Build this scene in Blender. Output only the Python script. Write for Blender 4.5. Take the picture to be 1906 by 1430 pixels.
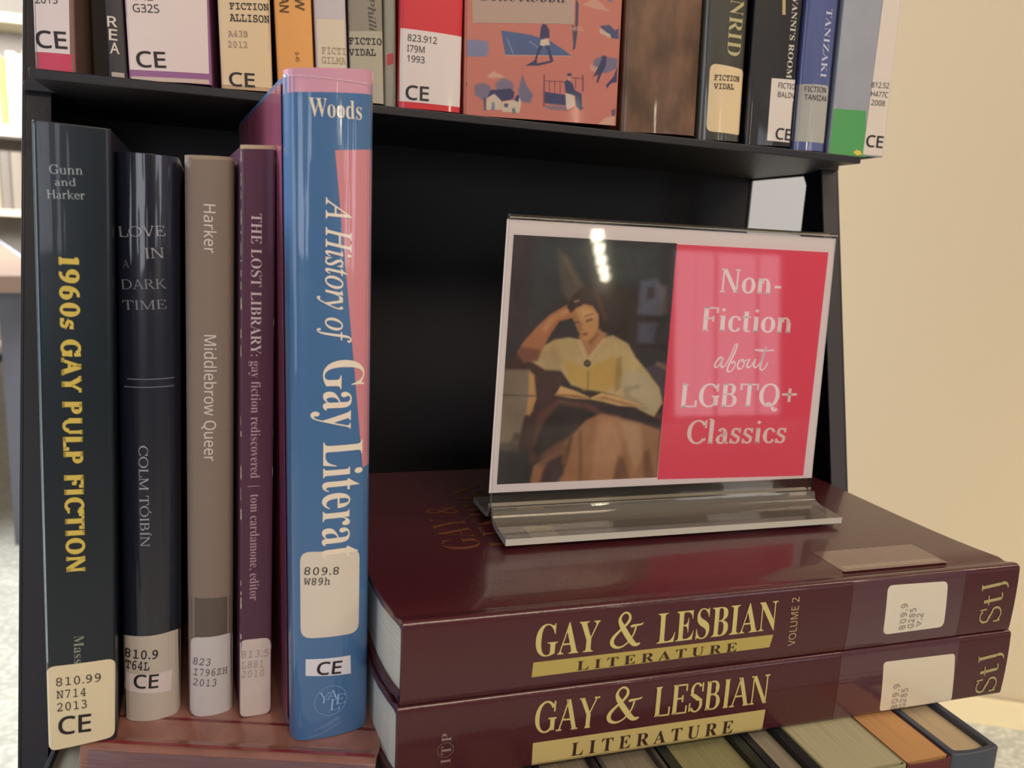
import bpy, bmesh, math, random
import numpy as np
from mathutils import Vector, Matrix, Euler

random.seed(7)
SC = bpy.context.scene
COL = SC.collection
for _o in list(bpy.data.objects):
    bpy.data.objects.remove(_o)
EYE = 0.95                      # height of the lens above the carpet; every z below is relative to it

# ------------------------------------------------------------------ camera
cam = bpy.data.cameras.new('camera')
cam.sensor_width = 36.0
cam.lens = 36.0 * 1450.0 / 1906.0
cam.clip_start = 0.02
cam.clip_end = 60.0
cam.dof.use_dof = True
cam.dof.focus_distance = 0.345
cam.dof.aperture_fstop = 13.0
cam_o = bpy.data.objects.new('camera', cam)
COL.objects.link(cam_o)
right = Vector((0.9564, -0.2875, 0.0513)); down = Vector((-0.0050, -0.1918, -0.9814)); fwd = Vector((0.2920, 0.9384, -0.1848))
mat3 = Matrix((right, -down, -fwd)).transposed()
cam_o.matrix_world = Matrix.Translation((0, 0, EYE)) @ mat3.to_4x4()
SC.camera = cam_o

# ------------------------------------------------------------------ view, world, lamps
SC.view_settings.view_transform = 'Standard'
SC.view_settings.look = 'None'
SC.view_settings.exposure = 0.0
SC.view_settings.gamma = 1.0
SC.view_settings.use_curve_mapping = False
SC.cycles.caustics_refractive = True
SC.cycles.max_bounces = 10
SC.cycles.transparent_max_bounces = 12

world = bpy.data.worlds.new('library_air')
SC.world = world
world.use_nodes = True
world.node_tree.nodes['Background'].inputs[0].default_value = (1.0, 0.86, 0.70, 1)
world.node_tree.nodes['Background'].inputs[1].default_value = 0.42

def area(name, loc, target, sx, sy, power, color):
    l = bpy.data.lights.new(name, 'AREA')
    l.shape = 'RECTANGLE'; l.size = sx; l.size_y = sy; l.energy = power; l.color = color
    o = bpy.data.objects.new(name, l); COL.objects.link(o)
    o.location = (loc[0], loc[1], loc[2] + EYE)
    d = Vector(target) - Vector(loc)
    o.rotation_euler = d.to_track_quat('-Z', 'Y').to_euler()
    return o
area('ceiling_lamp_light', (0.5, -1.6, 1.55), (0.1, 0.35, 0.0), 1.5, 0.5, 34, (1.0, 0.80, 0.60))
area('side_lamp_light', (1.7, -0.3, 1.3), (0.6, 0.6, -0.2), 0.8, 0.4, 10, (1.0, 0.80, 0.58))
area('daylight_window_light', (-2.6, -1.3, 0.2), (0.0, 0.35, 0.0), 1.0, 1.7, 11, (0.74, 0.85, 1.0))
area('wall_wash_light', (1.5, 0.35, -0.6), (1.2, 1.2, -0.7), 0.5, 0.25, 2.2, (1.0, 0.84, 0.5))
area('bookcase_fill_light', (-2.6, 3.4, 1.5), (-1.6, 5.2, 0.3), 1.2, 1.2, 260, (1.0, 0.98, 0.92))  # added fill that brightens the background bookcase, no fixture there
area('carpet_fill_light', (-2.4, 1.6, 1.5), (-0.9, 2.6, -0.95), 1.2, 1.2, 200, (0.95, 0.98, 1.0))  # added fill that brightens the carpet at left, no window there

# ------------------------------------------------------------------ materials
def lin(c):
    c = c / 255.0
    return c / 12.92 if c <= 0.04045 else ((c + 0.055) / 1.055) ** 2.4
TINT = (1.02, 1.10, 1.28)
def alb(rgb, tint=True):
    k = TINT if tint else (1, 1, 1)
    return tuple(min(0.88, lin(v) * t) for v, t in zip(rgb, k)) + (1.0,)
_mats = {}
def mat(rgb, rough=0.5, coat=0.0, bump=0.0, scale=(60, 60, 60), spec=0.5, metal=0.0, coat_bump=0.0, mottle=0.0, dark=0.6, transmission=0.0, sheet=False):
    key = (tuple(rgb), rough, coat, bump, scale, spec, metal, coat_bump, mottle, dark, transmission)
    if key in _mats:
        return _mats[key]
    m = bpy.data.materials.new('material_%02d' % len(_mats)); _mats[key] = m
    m.use_nodes = True
    nt = m.node_tree; n = nt.nodes; p = n['Principled BSDF']
    base = alb(rgb)
    p.inputs['Base Color'].default_value = base
    p.inputs['Roughness'].default_value = rough
    p.inputs['Metallic'].default_value = metal
    p.inputs['Specular IOR Level'].default_value = spec
    p.inputs['Coat Weight'].default_value = coat
    p.inputs['Coat Roughness'].default_value = 0.05
    tc = n.new('ShaderNodeTexCoord'); mp = n.new('ShaderNodeMapping'); mp.inputs['Scale'].default_value = scale
    nt.links.new(tc.outputs['Object'], mp.inputs['Vector'])
    if bump:
        nz = n.new('ShaderNodeTexNoise'); nz.inputs['Scale'].default_value = 1.0; nz.inputs['Detail'].default_value = 4
        nt.links.new(mp.outputs[0], nz.inputs['Vector'])
        b = n.new('ShaderNodeBump'); b.inputs['Strength'].default_value = bump; b.inputs['Distance'].default_value = 0.0004
        nt.links.new(nz.outputs['Fac'], b.inputs['Height']); nt.links.new(b.outputs[0], p.inputs['Normal'])
    if coat_bump:
        nz2 = n.new('ShaderNodeTexNoise'); nz2.inputs['Scale'].default_value = 1.0; nz2.inputs['Detail'].default_value = 1.5
        mp2 = n.new('ShaderNodeMapping'); mp2.inputs['Scale'].default_value = (260, 60, 13)
        nt.links.new(tc.outputs['Object'], mp2.inputs['Vector']); nt.links.new(mp2.outputs[0], nz2.inputs['Vector'])
        b2 = n.new('ShaderNodeBump'); b2.inputs['Strength'].default_value = coat_bump; b2.inputs['Distance'].default_value = 0.0012
        nt.links.new(nz2.outputs['Fac'], b2.inputs['Height']); nt.links.new(b2.outputs[0], p.inputs['Coat Normal'])
    if mottle:
        nz3 = n.new('ShaderNodeTexNoise'); nz3.inputs['Scale'].default_value = 1.0; nz3.inputs['Detail'].default_value = 5
        nt.links.new(mp.outputs[0], nz3.inputs['Vector'])
        r = n.new('ShaderNodeValToRGB'); r.color_ramp.elements[0].position = 0.5 - 0.5 * mottle - 0.05; r.color_ramp.elements[1].position = 0.62
        r.color_ramp.elements[0].color = tuple(v * dark for v in base[:3]) + (1,); r.color_ramp.elements[1].color = base
        nt.links.new(nz3.outputs['Fac'], r.inputs[0]); nt.links.new(r.outputs[0], p.inputs['Base Color'])
    return m
def clear_plastic(name, rgb, alpha_mix, rough=0.03):
    """Clear acrylic sheet: see-through body, Fresnel gloss, a trace of tint."""
    m = bpy.data.materials.new(name); m.use_nodes = True
    nt = m.node_tree; n = nt.nodes; n.remove(n['Principled BSDF'])
    tr = n.new('ShaderNodeBsdfTransparent'); tr.inputs[0].default_value = rgb + (1,)
    gl = n.new('ShaderNodeBsdfGlossy'); gl.inputs['Roughness'].default_value = rough
    df = n.new('ShaderNodeBsdfTranslucent'); df.inputs[0].default_value = (0.86, 0.85, 0.76, 1)
    d2 = n.new('ShaderNodeBsdfDiffuse'); d2.inputs[0].default_value = (0.86, 0.85, 0.76, 1)
    add = n.new('ShaderNodeMixShader'); add.inputs[0].default_value = 0.85
    nt.links.new(df.outputs[0], add.inputs[1]); nt.links.new(d2.outputs[0], add.inputs[2])
    mx0 = n.new('ShaderNodeMixShader'); mx0.inputs[0].default_value = alpha_mix
    nt.links.new(tr.outputs[0], mx0.inputs[1]); nt.links.new(add.outputs[0], mx0.inputs[2])
    fr = n.new('ShaderNodeFresnel'); fr.inputs[0].default_value = 1.49
    mx = n.new('ShaderNodeMixShader')
    nt.links.new(fr.outputs[0], mx.inputs[0]); nt.links.new(mx0.outputs[0], mx.inputs[1]); nt.links.new(gl.outputs[0], mx.inputs[2])
    nt.links.new(mx.outputs[0], n['Material Output'].inputs[0])
    return m
def print_material(name, coat=0.0, rough=0.5):
    m = bpy.data.materials.new(name); m.use_nodes = True
    nt = m.node_tree; p = nt.nodes['Principled BSDF']
    a = nt.nodes.new('ShaderNodeVertexColor'); a.layer_name = 'Ink'
    nt.links.new(a.outputs[0], p.inputs['Base Color']); p.inputs['Roughness'].default_value = rough
    p.inputs['Coat Weight'].default_value = coat; p.inputs['Coat Roughness'].default_value = 0.08
    return m
def page_material(rgb, axis):
    m = mat(rgb, 0.8)
    m2 = m.copy(); nt = m2.node_tree; n = nt.nodes; p = n['Principled BSDF']
    tc = n.new('ShaderNodeTexCoord'); mp = n.new('ShaderNodeMapping')
    sc = [8.0, 8.0, 8.0]; sc[axis] = 2600.0; mp.inputs['Scale'].default_value = sc
    nz = n.new('ShaderNodeTexNoise'); nz.inputs['Scale'].default_value = 1.0; nz.inputs['Detail'].default_value = 2
    nt.links.new(tc.outputs['Object'], mp.inputs[0]); nt.links.new(mp.outputs[0], nz.inputs['Vector'])
    r = n.new('ShaderNodeValToRGB'); b = p.inputs['Base Color'].default_value
    r.color_ramp.elements[0].position = 0.3; r.color_ramp.elements[1].position = 0.6
    r.color_ramp.elements[0].color = (b[0] * .72, b[1] * .7, b[2] * .66, 1); r.color_ramp.elements[1].color = tuple(b)
    nt.links.new(nz.outputs['Fac'], r.inputs[0]); nt.links.new(r.outputs[0], p.inputs['Base Color'])
    return m2

# ------------------------------------------------------------------ object helpers
def tag(o, label=None, cat=None, group=None, kind=None):
    if label: o['label'] = label
    if cat: o['category'] = cat
    if group: o['group'] = group
    if kind: o['kind'] = kind
    return o
def empty(name, loc, rot=(0, 0, 0), label=None, cat=None, group=None):
    o = bpy.data.objects.new(name, None); COL.objects.link(o)
    o.empty_display_size = 0.02
    o.location = (loc[0], loc[1], loc[2] + EYE); o.rotation_euler = rot
    return tag(o, label, cat, group)
def link_mesh(name, verts, faces, material, parent=None, bevel=0.0, smooth=False, up=True):
    me = bpy.data.meshes.new(name)
    me.from_pydata([tuple(v) for v in verts], [], faces); me.validate(); me.update()
    if material: me.materials.append(material)
    bm = bmesh.new(); bm.from_mesh(me); bmesh.ops.recalc_face_normals(bm, faces=bm.faces); bm.to_mesh(me); bm.free()
    o = bpy.data.objects.new(name, me); COL.objects.link(o)
    if parent: o.parent = parent
    elif up: o.location.z = EYE
    if bevel:
        b = o.modifiers.new('bevel', 'BEVEL'); b.width = bevel; b.segments = 3; b.limit_method = 'ANGLE'; b.angle_limit = math.radians(40)
        smooth = True
    if smooth:
        me.shade_smooth()
        try: me.set_sharp_from_angle(angle=math.radians(38))
        except Exception: pass
    return o
def box(x0, x1, y0, y1, z0, z1):
    v = [(x, y, z) for x in (x0, x1) for y in (y0, y1) for z in (z0, z1)]
    f = [(0, 1, 3, 2), (4, 6, 7, 5), (0, 4, 5, 1), (2, 3, 7, 6), (0, 2, 6, 4), (1, 5, 7, 3)]
    return v, f
def boxes(lst):
    V, F = [], []
    for b in lst:
        v, f = box(*b); k = len(V); V += v; F += [tuple(i + k for i in q) for q in f]
    return V, F
def prism(poly, axis, a0, a1):
    """Extrude a 2D polygon (in the two other axes) along axis."""
    n = len(poly); V = []
    for a in (a0, a1):
        for p in poly:
            q = list(p); q.insert(axis, a); V.append(tuple(q))
    F = [tuple(range(n)), tuple(range(2 * n - 1, n - 1, -1))] + [(i, (i + 1) % n, n + (i + 1) % n, n + i) for i in range(n)]
    return V, F

# ------------------------------------------------------------------ lettering
STYLES = {'serif': (0x1D400, 0x1D41A, 0x1D7CE, -0.003), 'serifL': (0x1D400, 0x1D41A, 0x1D7CE, -0.0085), 'slab': (0x1D400, 0x1D41A, 0x1D7CE, 0.016),
          'ital': (0x1D434, 0x1D44E, None, 0.0), 'italb': (0x1D434, 0x1D44E, None, 0.006), 'script': (0x1D4D0, 0x1D4EA, None, -0.004),
          'mono': (0x1D670, 0x1D68A, 0x1D7F6, 0.0), 'monob': (0x1D670, 0x1D68A, 0x1D7F6, 0.012),
          'sansb': (0x1D5A0, 0x1D5BA, 0x1D7E2, 0.016), 'sansn': (0x1D5A0, 0x1D5BA, 0x1D7E2, 0.0), 'sans': (0x1D5A0, 0x1D5BA, 0x1D7E2, 0.0)}
ACUTE = {'Ó': 'O', 'Í': 'I'}
def encode(s, st):
    a, b, d, _ = STYLES[st]; out = ''
    for c in s:
        c = ACUTE.get(c, c)
        if 'A' <= c <= 'Z': out += chr(a + ord(c) - 65)
        elif 'a' <= c <= 'z': out += '\u210e' if (st in ('ital', 'italb') and c == 'h') else chr(b + ord(c) - 97)
        elif c.isdigit() and d: out += chr(d + int(c))
        else: out += c
    return out
_cache = {}
def _arc(cx, cy, rx, ry, a0, a1, T, N, n=None, flat=False):
    n = n or max(6, int(abs(a1 - a0) / 15)); V = []; F = []
    for i in range(n + 1):
        a = math.radians(a0 + (a1 - a0) * i / n); c, s = math.cos(a), math.sin(a)
        w = (N + (T - N) * abs(c) ** 1.5) if not flat else (T + (N - T) * abs(c))
        V += [(cx + rx * c, cy + ry * s), (cx + (rx - w) * c, cy + (ry - w) * s)]
        if i: F.append((2 * i - 2, 2 * i, 2 * i + 1, 2 * i - 1))
    return V, F
def _sl(x0, y0, x1, y1, w):
    return [(x0 - w / 2, y0), (x0 + w / 2, y0), (x1 + w / 2, y1), (x1 - w / 2, y1)], [(0, 1, 2, 3)]
def _hb(x0, x1, y, w):
    return [(x0, y), (x1, y), (x1, y + w), (x0, y + w)], [(0, 1, 2, 3)]
def roman_glyph(c, T, N):
    """Book-face roman capitals and small letters drawn from stems, hairlines and swelling bowls; cap height 1."""
    st = lambda x, y0=0, y1=1, w=T: _sl(x, y0, x, y1, w)
    def sf(x, y, l=.10, r=.10): return _hb(x - l, x + r, y if y < .5 else y - N, N)
    X = .66
    t = N * 1.1
    tick = lambda x, y0, y1: _sl(x, y0, x, y1, t)
    bowl = lambda cx, cy, rx, ry: _arc(cx, cy, rx, ry, -90, 90, T, N)
    G = {
     'A': (.78, [_sl(.09, 0, .38, 1, N), _sl(.37, 1, .67, 0, T), _hb(.19, .55, .33, N), sf(.09, 0), sf(.67, 0, .12, .12)]),
     'B': (.74, [st(.17), sf(.17, 0), sf(.17, 1), _hb(.15, .38, 1 - N, N), bowl(.37, .755, .21, .245), _hb(.15, .40, .51, N), bowl(.39, .2725, .26, .2725), _hb(.15, .40, 0, N)]),
     'C': (.82, [_arc(.45, .5, .40, .515, 42, 318, T, N), tick(.745, .66, .99), tick(.745, .13, .25)]),
     'D': (.88, [st(.17), sf(.17, 0), sf(.17, 1), _hb(.15, .39, 1 - N, N), _arc(.38, .5, .43, .5, -90, 90, T, N), _hb(.15, .39, 0, N)]),
     'E': (.70, [st(.17), sf(.17, 0), sf(.17, 1), _hb(.15, .60, 1 - N, N), _hb(.15, .46, .5, N), _hb(.15, .62, 0, N), tick(.59, .76, 1), tick(.62, 0, .27), tick(.45, .40, .63)]),
     'F': (.66, [st(.17), sf(.17, 0, .1, .13), sf(.17, 1), _hb(.15, .60, 1 - N, N), _hb(.15, .46, .5, N), tick(.59, .76, 1), tick(.45, .40, .63)]),
     'G': (.88, [_arc(.45, .5, .40, .515, 42, 305, T, N), tick(.745, .66, .99), st(.70, .06, .42), _hb(.54, .84, .42, N)]),
     'H': (.88, [st(.17), st(.70), sf(.17, 0), sf(.17, 1), sf(.70, 0), sf(.70, 1), _hb(.17, .70, .5, N)]),
     'I': (.36, [st(.18), sf(.18, 0), sf(.18, 1)]),
     'J': (.44, [st(.26, .12), sf(.26, 1), _arc(.12, .0, .20, .25, -100, 30, T, N)]),
     'K': (.80, [st(.17), sf(.17, 0), sf(.17, 1), _sl(.62, 1, .22, .42, N * 1.3), _sl(.34, .58, .67, 0, T), sf(.62, 1), sf(.68, 0, .11, .1)]),
     'L': (.68, [st(.17), sf(.17, 0), sf(.17, 1, .1, .12), _hb(.15, .62, 0, N), tick(.62, 0, .30)]),
     'M': (1.02, [_sl(.15, 0, .15, 1, N), _sl(.17, 1, .49, .02, T), _sl(.49, .02, .82, 1, N), st(.84), sf(.15, 0), sf(.84, 0), sf(.84, 1, .04, .1), sf(.15, 1, .1, .04)]),
     'N': (.88, [_sl(.15, 0, .15, 1, N), _sl(.17, 1, .70, 0, T), _sl(.71, 0, .71, 1, N), sf(.15, 0), sf(.71, 1), sf(.15, 1, .1, .06)]),
     'O': (.90, [_arc(.45, .5, .41, .515, 0, 360, T, N)]),
     'Q': (.90, [_arc(.45, .5, .41, .515, 0, 360, T, N), _arc(.43, .02, .15, .16, 10, 170, N * 1.4, N * 1.4), _arc(.70, -.02, .15, .20, 175, 330, T * .8, N)]),
     'R': (.80, [st(.17), sf(.17, 0), sf(.17, 1), _hb(.15, .38, 1 - N, N), bowl(.38, .745, .23, .255), _hb(.15, .40, .49, N), _sl(.38, .5, .68, 0, T), sf(.70, 0, .08, .1)]),
     'S': (.64, [_arc(.31, .735, .24, .265, 35, 225, T * .72, N), _sl(.15, .62, .47, .38, T * 1.5), _arc(.31, .255, .26, .27, -150, 45, T * .72, N), tick(.54, .68, .98), tick(.07, .03, .33)]),
     'T': (.76, [st(.38), sf(.38, 0), _hb(.05, .71, 1 - N, N), tick(.06, .72, 1), tick(.70, .72, 1)]),
     'U': (.86, [st(.17, .3), sf(.17, 1), _arc(.42, .32, .31, .335, 180, 360, T * .8, N), _sl(.71, .3, .71, 1, N), sf(.71, 1)]),
     'V': (.78, [_sl(.12, 1, .41, 0, T), _sl(.40, 0, .68, 1, N), sf(.12, 1), sf(.68, 1)]),
     'Y': (.78, [_sl(.12, 1, .40, .44, T), _sl(.40, .42, .68, 1, N), st(.40, 0, .46), sf(.40, 0), sf(.12, 1), sf(.68, 1)]),
     'a': (.58, [_arc(.25, .18, .20, .20, 60, 320, T * .9, N), _arc(.27, .46, .19, .21, -5, 155, T, N), st(.40, .05, .48), _hb(.20, .42, .345, N), _arc(.49, .08, .09, .09, 180, 320, N, N)]),
     'b': (.64, [st(.14, 0, 1.02), _arc(.34, .33, .26, .345, 0, 360, T, N), _hb(.02, .14, 1, N)]),
     'c': (.56, [_arc(.32, .33, .27, .345, 48, 322, T, N), _arc(.48, .52, .055, .055, 0, 360, .054, .054)]),
     'd': (.68, [st(.52, 0, 1.02), _arc(.31, .33, .26, .345, 0, 360, T, N), _hb(.40, .52, 1, N), _hb(.52, .64, 0, N)]),
     'e': (.58, [_arc(.31, .33, .26, .345, 0, 322, T, N), _hb(.08, .55, .36, N)]),
     'i': (.34, [st(.17, 0, X), sf(.17, 0), _hb(.06, .17, X - N, N), _arc(.17, .90, .07, .07, 0, 360, .069, .069)]),
     'k': (.68, [st(.16, 0, 1.02), sf(.16, 0), _hb(.04, .16, 1, N), _sl(.52, X, .20, .28, N * 1.2), _sl(.30, .38, .56, 0, T), sf(.52, X), sf(.57, 0)]),
     'l': (.34, [st(.17, 0, 1.02), sf(.17, 0), _hb(.05, .17, 1, N)]),
     'n': (.72, [st(.16, 0, X), sf(.16, 0), _hb(.05, .16, X - N, N), _arc(.36, .42, .20, .25, -2, 165, T, N), st(.51, 0, .44), sf(.51, 0)]),
     'o': (.64, [_arc(.32, .33, .28, .345, 0, 360, T, N)]),
     'r': (.50, [st(.16, 0, X), sf(.16, 0, .1, .12), _hb(.05, .16, X - N, N), _arc(.36, .44, .18, .23, 60, 170, T, N * 1.5), _arc(.43, .58, .05, .05, 0, 360, .049, .049)]),
     's': (.50, [_arc(.24, .49, .17, .18, 35, 225, T * .7, N), _sl(.13, .42, .36, .25, T * 1.3), _arc(.24, .165, .19, .18, -150, 45, T * .7, N), tick(.40, .46, .66), tick(.07, 0, .2)]),
     't': (.42, [st(.18, .10, .86), _hb(.04, .36, X - N, N), _arc(.27, .11, .145, .125, 180, 320, T * .8, N)]),
     'u': (.70, [st(.16, .2, X), _hb(.04, .16, X - N, N), _arc(.34, .20, .235, .21, 180, 350, T, N), st(.51, 0, X), _hb(.39, .51, X - N, N), _hb(.51, .62, 0, N)]),
     'y': (.66, [_sl(.12, X, .34, .02, T), _sl(.35, .04, .56, X, N), _sl(.35, .04, .24, -.22, N), sf(.12, X), sf(.56, X), _arc(.19, -.22, .06, .06, 0, 360, .055, .055)]),
     'P': (.74, [st(.17), sf(.17, 0, .1, .13), sf(.17, 1), _hb(.15, .38, 1 - N, N), bowl(.38, .725, .24, .275), _hb(.15, .40, .45, N)]),
     '1': (.52, [st(.26), sf(.26, 0, .17, .17), _hb(.07, .26, 1 - N * 1.4, N)]),
     '0': (.74, [_arc(.37, .5, .32, .51, 0, 360, T, N)]),
     '6': (.72, [_arc(.36, .33, .31, .34, 0, 360, T, N), _arc(.45, .42, .40, .585, 75, 190, T, N)]),
     '9': (.72, [_arc(.36, .67, .31, .34, 0, 360, T, N), _arc(.27, .58, .40, .585, 255, 370, T, N)]),
     '-': (.40, [_hb(.07, .35, .27, T * .62)]),
     '+': (.74, [_hb(.07, .67, .47, N * 1.5), _sl(.37, .19, .37, .79, N * 1.7)]),
     ' ': (.34, []),
    }
    return G[c]
def _roman(s, T, N):
    V, F = [], []; x = 0
    for c in s:
        acc = c in ACUTE; w, parts = roman_glyph(ACUTE.get(c, c), T, N)
        if acc: parts = parts + [([(w * .5 - .02, 1.08), (w * .5 + .04, 1.08), (w * .5 + .17, 1.26), (w * .5 + .08, 1.26)], [(0, 1, 2, 3)])]
        for v, f in parts:
            k = len(V); V += [(x + a, b_) for a, b_ in v]; F += [tuple(i + k for i in q) for q in f]
        x += w + (.025 if N > .1 else -.015)
    return V, F
ROMAN = {'slab': (.245, .15), 'roman': (.165, .07), 'romanl': (.10, .05), 'romanm': (.16, .055)}
def _glyphs(s, st):
    if (s, st) not in _cache:
        _cache[(s, st)] = _roman(s, *ROMAN[st]) if st in ROMAN else _font_glyphs(s, st)
    return _cache[(s, st)]
def _font_glyphs(s, st):
    cu = bpy.data.curves.new('tmp', 'FONT'); cu.body = encode(s, st); cu.size = 1.0; cu.offset = STYLES[st][3]; cu.resolution_u = 4
    o = bpy.data.objects.new('tmp', cu); COL.objects.link(o)
    bpy.context.view_layer.update()
    me = o.evaluated_get(bpy.context.evaluated_depsgraph_get()).to_mesh()
    V = [(v.co.x, v.co.y) for v in me.vertices]; F = [tuple(p.vertices) for p in me.polygons]
    o.to_mesh_clear(); bpy.data.objects.remove(o); bpy.data.curves.remove(cu)
    return V, F
_cap = {}
def cap_height(st):
    if st in ROMAN: return 1.0
    if st not in _cap:
        V, _ = _glyphs('H', st); _cap[st] = max(v[1] for v in V)
    return _cap[st]
def text_flat(s, st, A, B, h):
    """Glyph outlines filled, laid so that they run exactly from A to B (mm) with cap height h (mm)."""
    V, F = _glyphs(s, st)
    if not V: return [], []
    x0 = min(v[0] for v in V); x1 = max(v[0] for v in V)
    L = math.hypot(B[0] - A[0], B[1] - A[1]); d = ((B[0] - A[0]) / L, (B[1] - A[1]) / L); u = (-d[1], d[0])
    sx = L / (x1 - x0); sy = h / cap_height(st)
    if st not in ROMAN and any(c in ACUTE for c in s):                     # acute accents over the plain capital
        for i, c in enumerate(s):
            if c in ACUTE:
                pv, _ = _glyphs(s[:i + 1], st); pp, _ = _glyphs(s[:i] or 'I', st)
                cx = (max(v[0] for v in pv) + max(v[0] for v in pp)) / 2 + 0.08; ch = cap_height(st); k = len(V)
                V += [(cx - .03, ch + .05), (cx + .02, ch + .05), (cx + .14, ch + .19), (cx + .06, ch + .19)]; F.append((k, k + 1, k + 2, k + 3))
    out = [(A[0] + d[0] * (x - x0) * sx + u[0] * y * sy, A[1] + d[1] * (x - x0) * sx + u[1] * y * sy) for x, y in V]
    return out, F
def rounded(poly, r):
    if not r: return list(poly)
    out = []; n = len(poly)
    for i in range(n):
        p = Vector(poly[i]); a = (Vector(poly[i - 1]) - p); b = (Vector(poly[(i + 1) % n]) - p)
        ra = min(r, a.length * .45); rb = min(r, b.length * .45)
        p0 = p + a.normalized() * ra; p2 = p + b.normalized() * rb
        for t in (0, .25, .5, .75, 1):
            q = p0.lerp(p, t).lerp(p.lerp(p2, t), t); out.append((q.x, q.y))
    return out
def laid(name, V2, F, mapping, level, material, parent, step=1.2, axis=0, label=None):
    """Flat print (mm) cut into strips and laid on a surface mapping(a, b, level)."""
    if not V2: return None
    bm = bmesh.new()
    vs = [bm.verts.new((x, y, 0)) for x, y in V2]
    for f in F:
        try: bm.faces.new([vs[i] for i in f])
        except Exception: pass
    if step:
        lo = min(v[axis] for v in V2); hi = max(v[axis] for v in V2)
        c = math.floor(lo / step) * step + step
        no = (1, 0, 0) if axis == 0 else (0, 1, 0)
        while c < hi:
            bmesh.ops.bisect_plane(bm, geom=bm.verts[:] + bm.edges[:] + bm.faces[:], plane_co=(c, 0, 0) if axis == 0 else (0, c, 0), plane_no=no, dist=1e-5)
            c += step
    for v in bm.verts: v.co = mapping(v.co.x, v.co.y, level)
    me = bpy.data.meshes.new(name); bm.to_mesh(me); bm.free()
    me.materials.append(material)
    o = bpy.data.objects.new(name, me); COL.objects.link(o)
    if parent: o.parent = parent
    if label: o['label'] = label
    return o
def amp_flat(O, E):
    """A classical ampersand drawn as a broad-nib stroke inside the box O..E (mm)."""
    P = [(1.0, .06, .05), (.86, .03, .11), (.72, .12, .16), (.50, .40, .17), (.34, .64, .15), (.27, .80, .10), (.33, .94, .06), (.46, 1.0, .055), (.58, .93, .07), (.60, .80, .09),
         (.50, .66, .08), (.30, .50, .07), (.12, .34, .10), (.05, .20, .13), (.10, .07, .11), (.26, .0, .07), (.44, .03, .05), (.62, .16, .05), (.76, .36, .05), (.82, .56, .06)]
    pts = []
    for i in range(len(P) - 1):
        p0 = P[max(i - 1, 0)]; p1 = P[i]; p2 = P[i + 1]; p3 = P[min(i + 2, len(P) - 1)]
        for k in range(4):
            t = k / 4
            pts.append(tuple(.5 * ((2 * b) + (-a + c) * t + (2 * a - 5 * b + 4 * c - d) * t * t + (-a + 3 * b - 3 * c + d) * t ** 3) for a, b, c, d in zip(p0, p1, p2, p3)))
    pts.append(P[-1])
    V = []; F = []
    for i, (x, y, w) in enumerate(pts):
        a = pts[max(i - 1, 0)]; b = pts[min(i + 1, len(pts) - 1)]
        dx, dy = b[0] - a[0], b[1] - a[1]; l = math.hypot(dx, dy) or 1
        V += [(x - dy / l * w / 2, y + dx / l * w / 2), (x + dy / l * w / 2, y - dx / l * w / 2)]
        if i: F.append((2 * i - 2, 2 * i, 2 * i + 1, 2 * i - 1))
    k = len(V); V += [(.62, .60), (.66, .55), (1.03, .60), (1.08, .67), (.98, .64), (.70, .635)]; F.append(tuple(range(k, k + 6)))
    sx, sy = E[0] - O[0], E[1] - O[1]
    return [(O[0] + x * sx, O[1] + y * sy) for x, y in V], F
def stroke_flat(P, w):
    pts = []
    for i in range(len(P) - 1):
        p0 = P[max(i - 1, 0)]; p1 = P[i]; p2 = P[i + 1]; p3 = P[min(i + 2, len(P) - 1)]
        for k in range(4):
            t = k / 4; pts.append(tuple(.5 * ((2 * b) + (-a + c) * t + (2 * a - 5 * b + 4 * c - d) * t * t + (-a + 3 * b - 3 * c + d) * t ** 3) for a, b, c, d in zip(p0, p1, p2, p3)))
    pts.append(tuple(P[-1])); V = []; F = []
    for i, (x, y) in enumerate(pts):
        a = pts[max(i - 1, 0)]; b = pts[min(i + 1, len(pts) - 1)]; dx, dy = b[0] - a[0], b[1] - a[1]; l = math.hypot(dx, dy) or 1
        ww = w * (.75 if dy > 0 else 1.15)
        V += [(x - dy / l * ww / 2, y + dx / l * ww / 2), (x + dy / l * ww / 2, y - dx / l * ww / 2)]
        if i: F.append((2 * i - 2, 2 * i, 2 * i + 1, 2 * i - 1))
    return V, F
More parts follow.
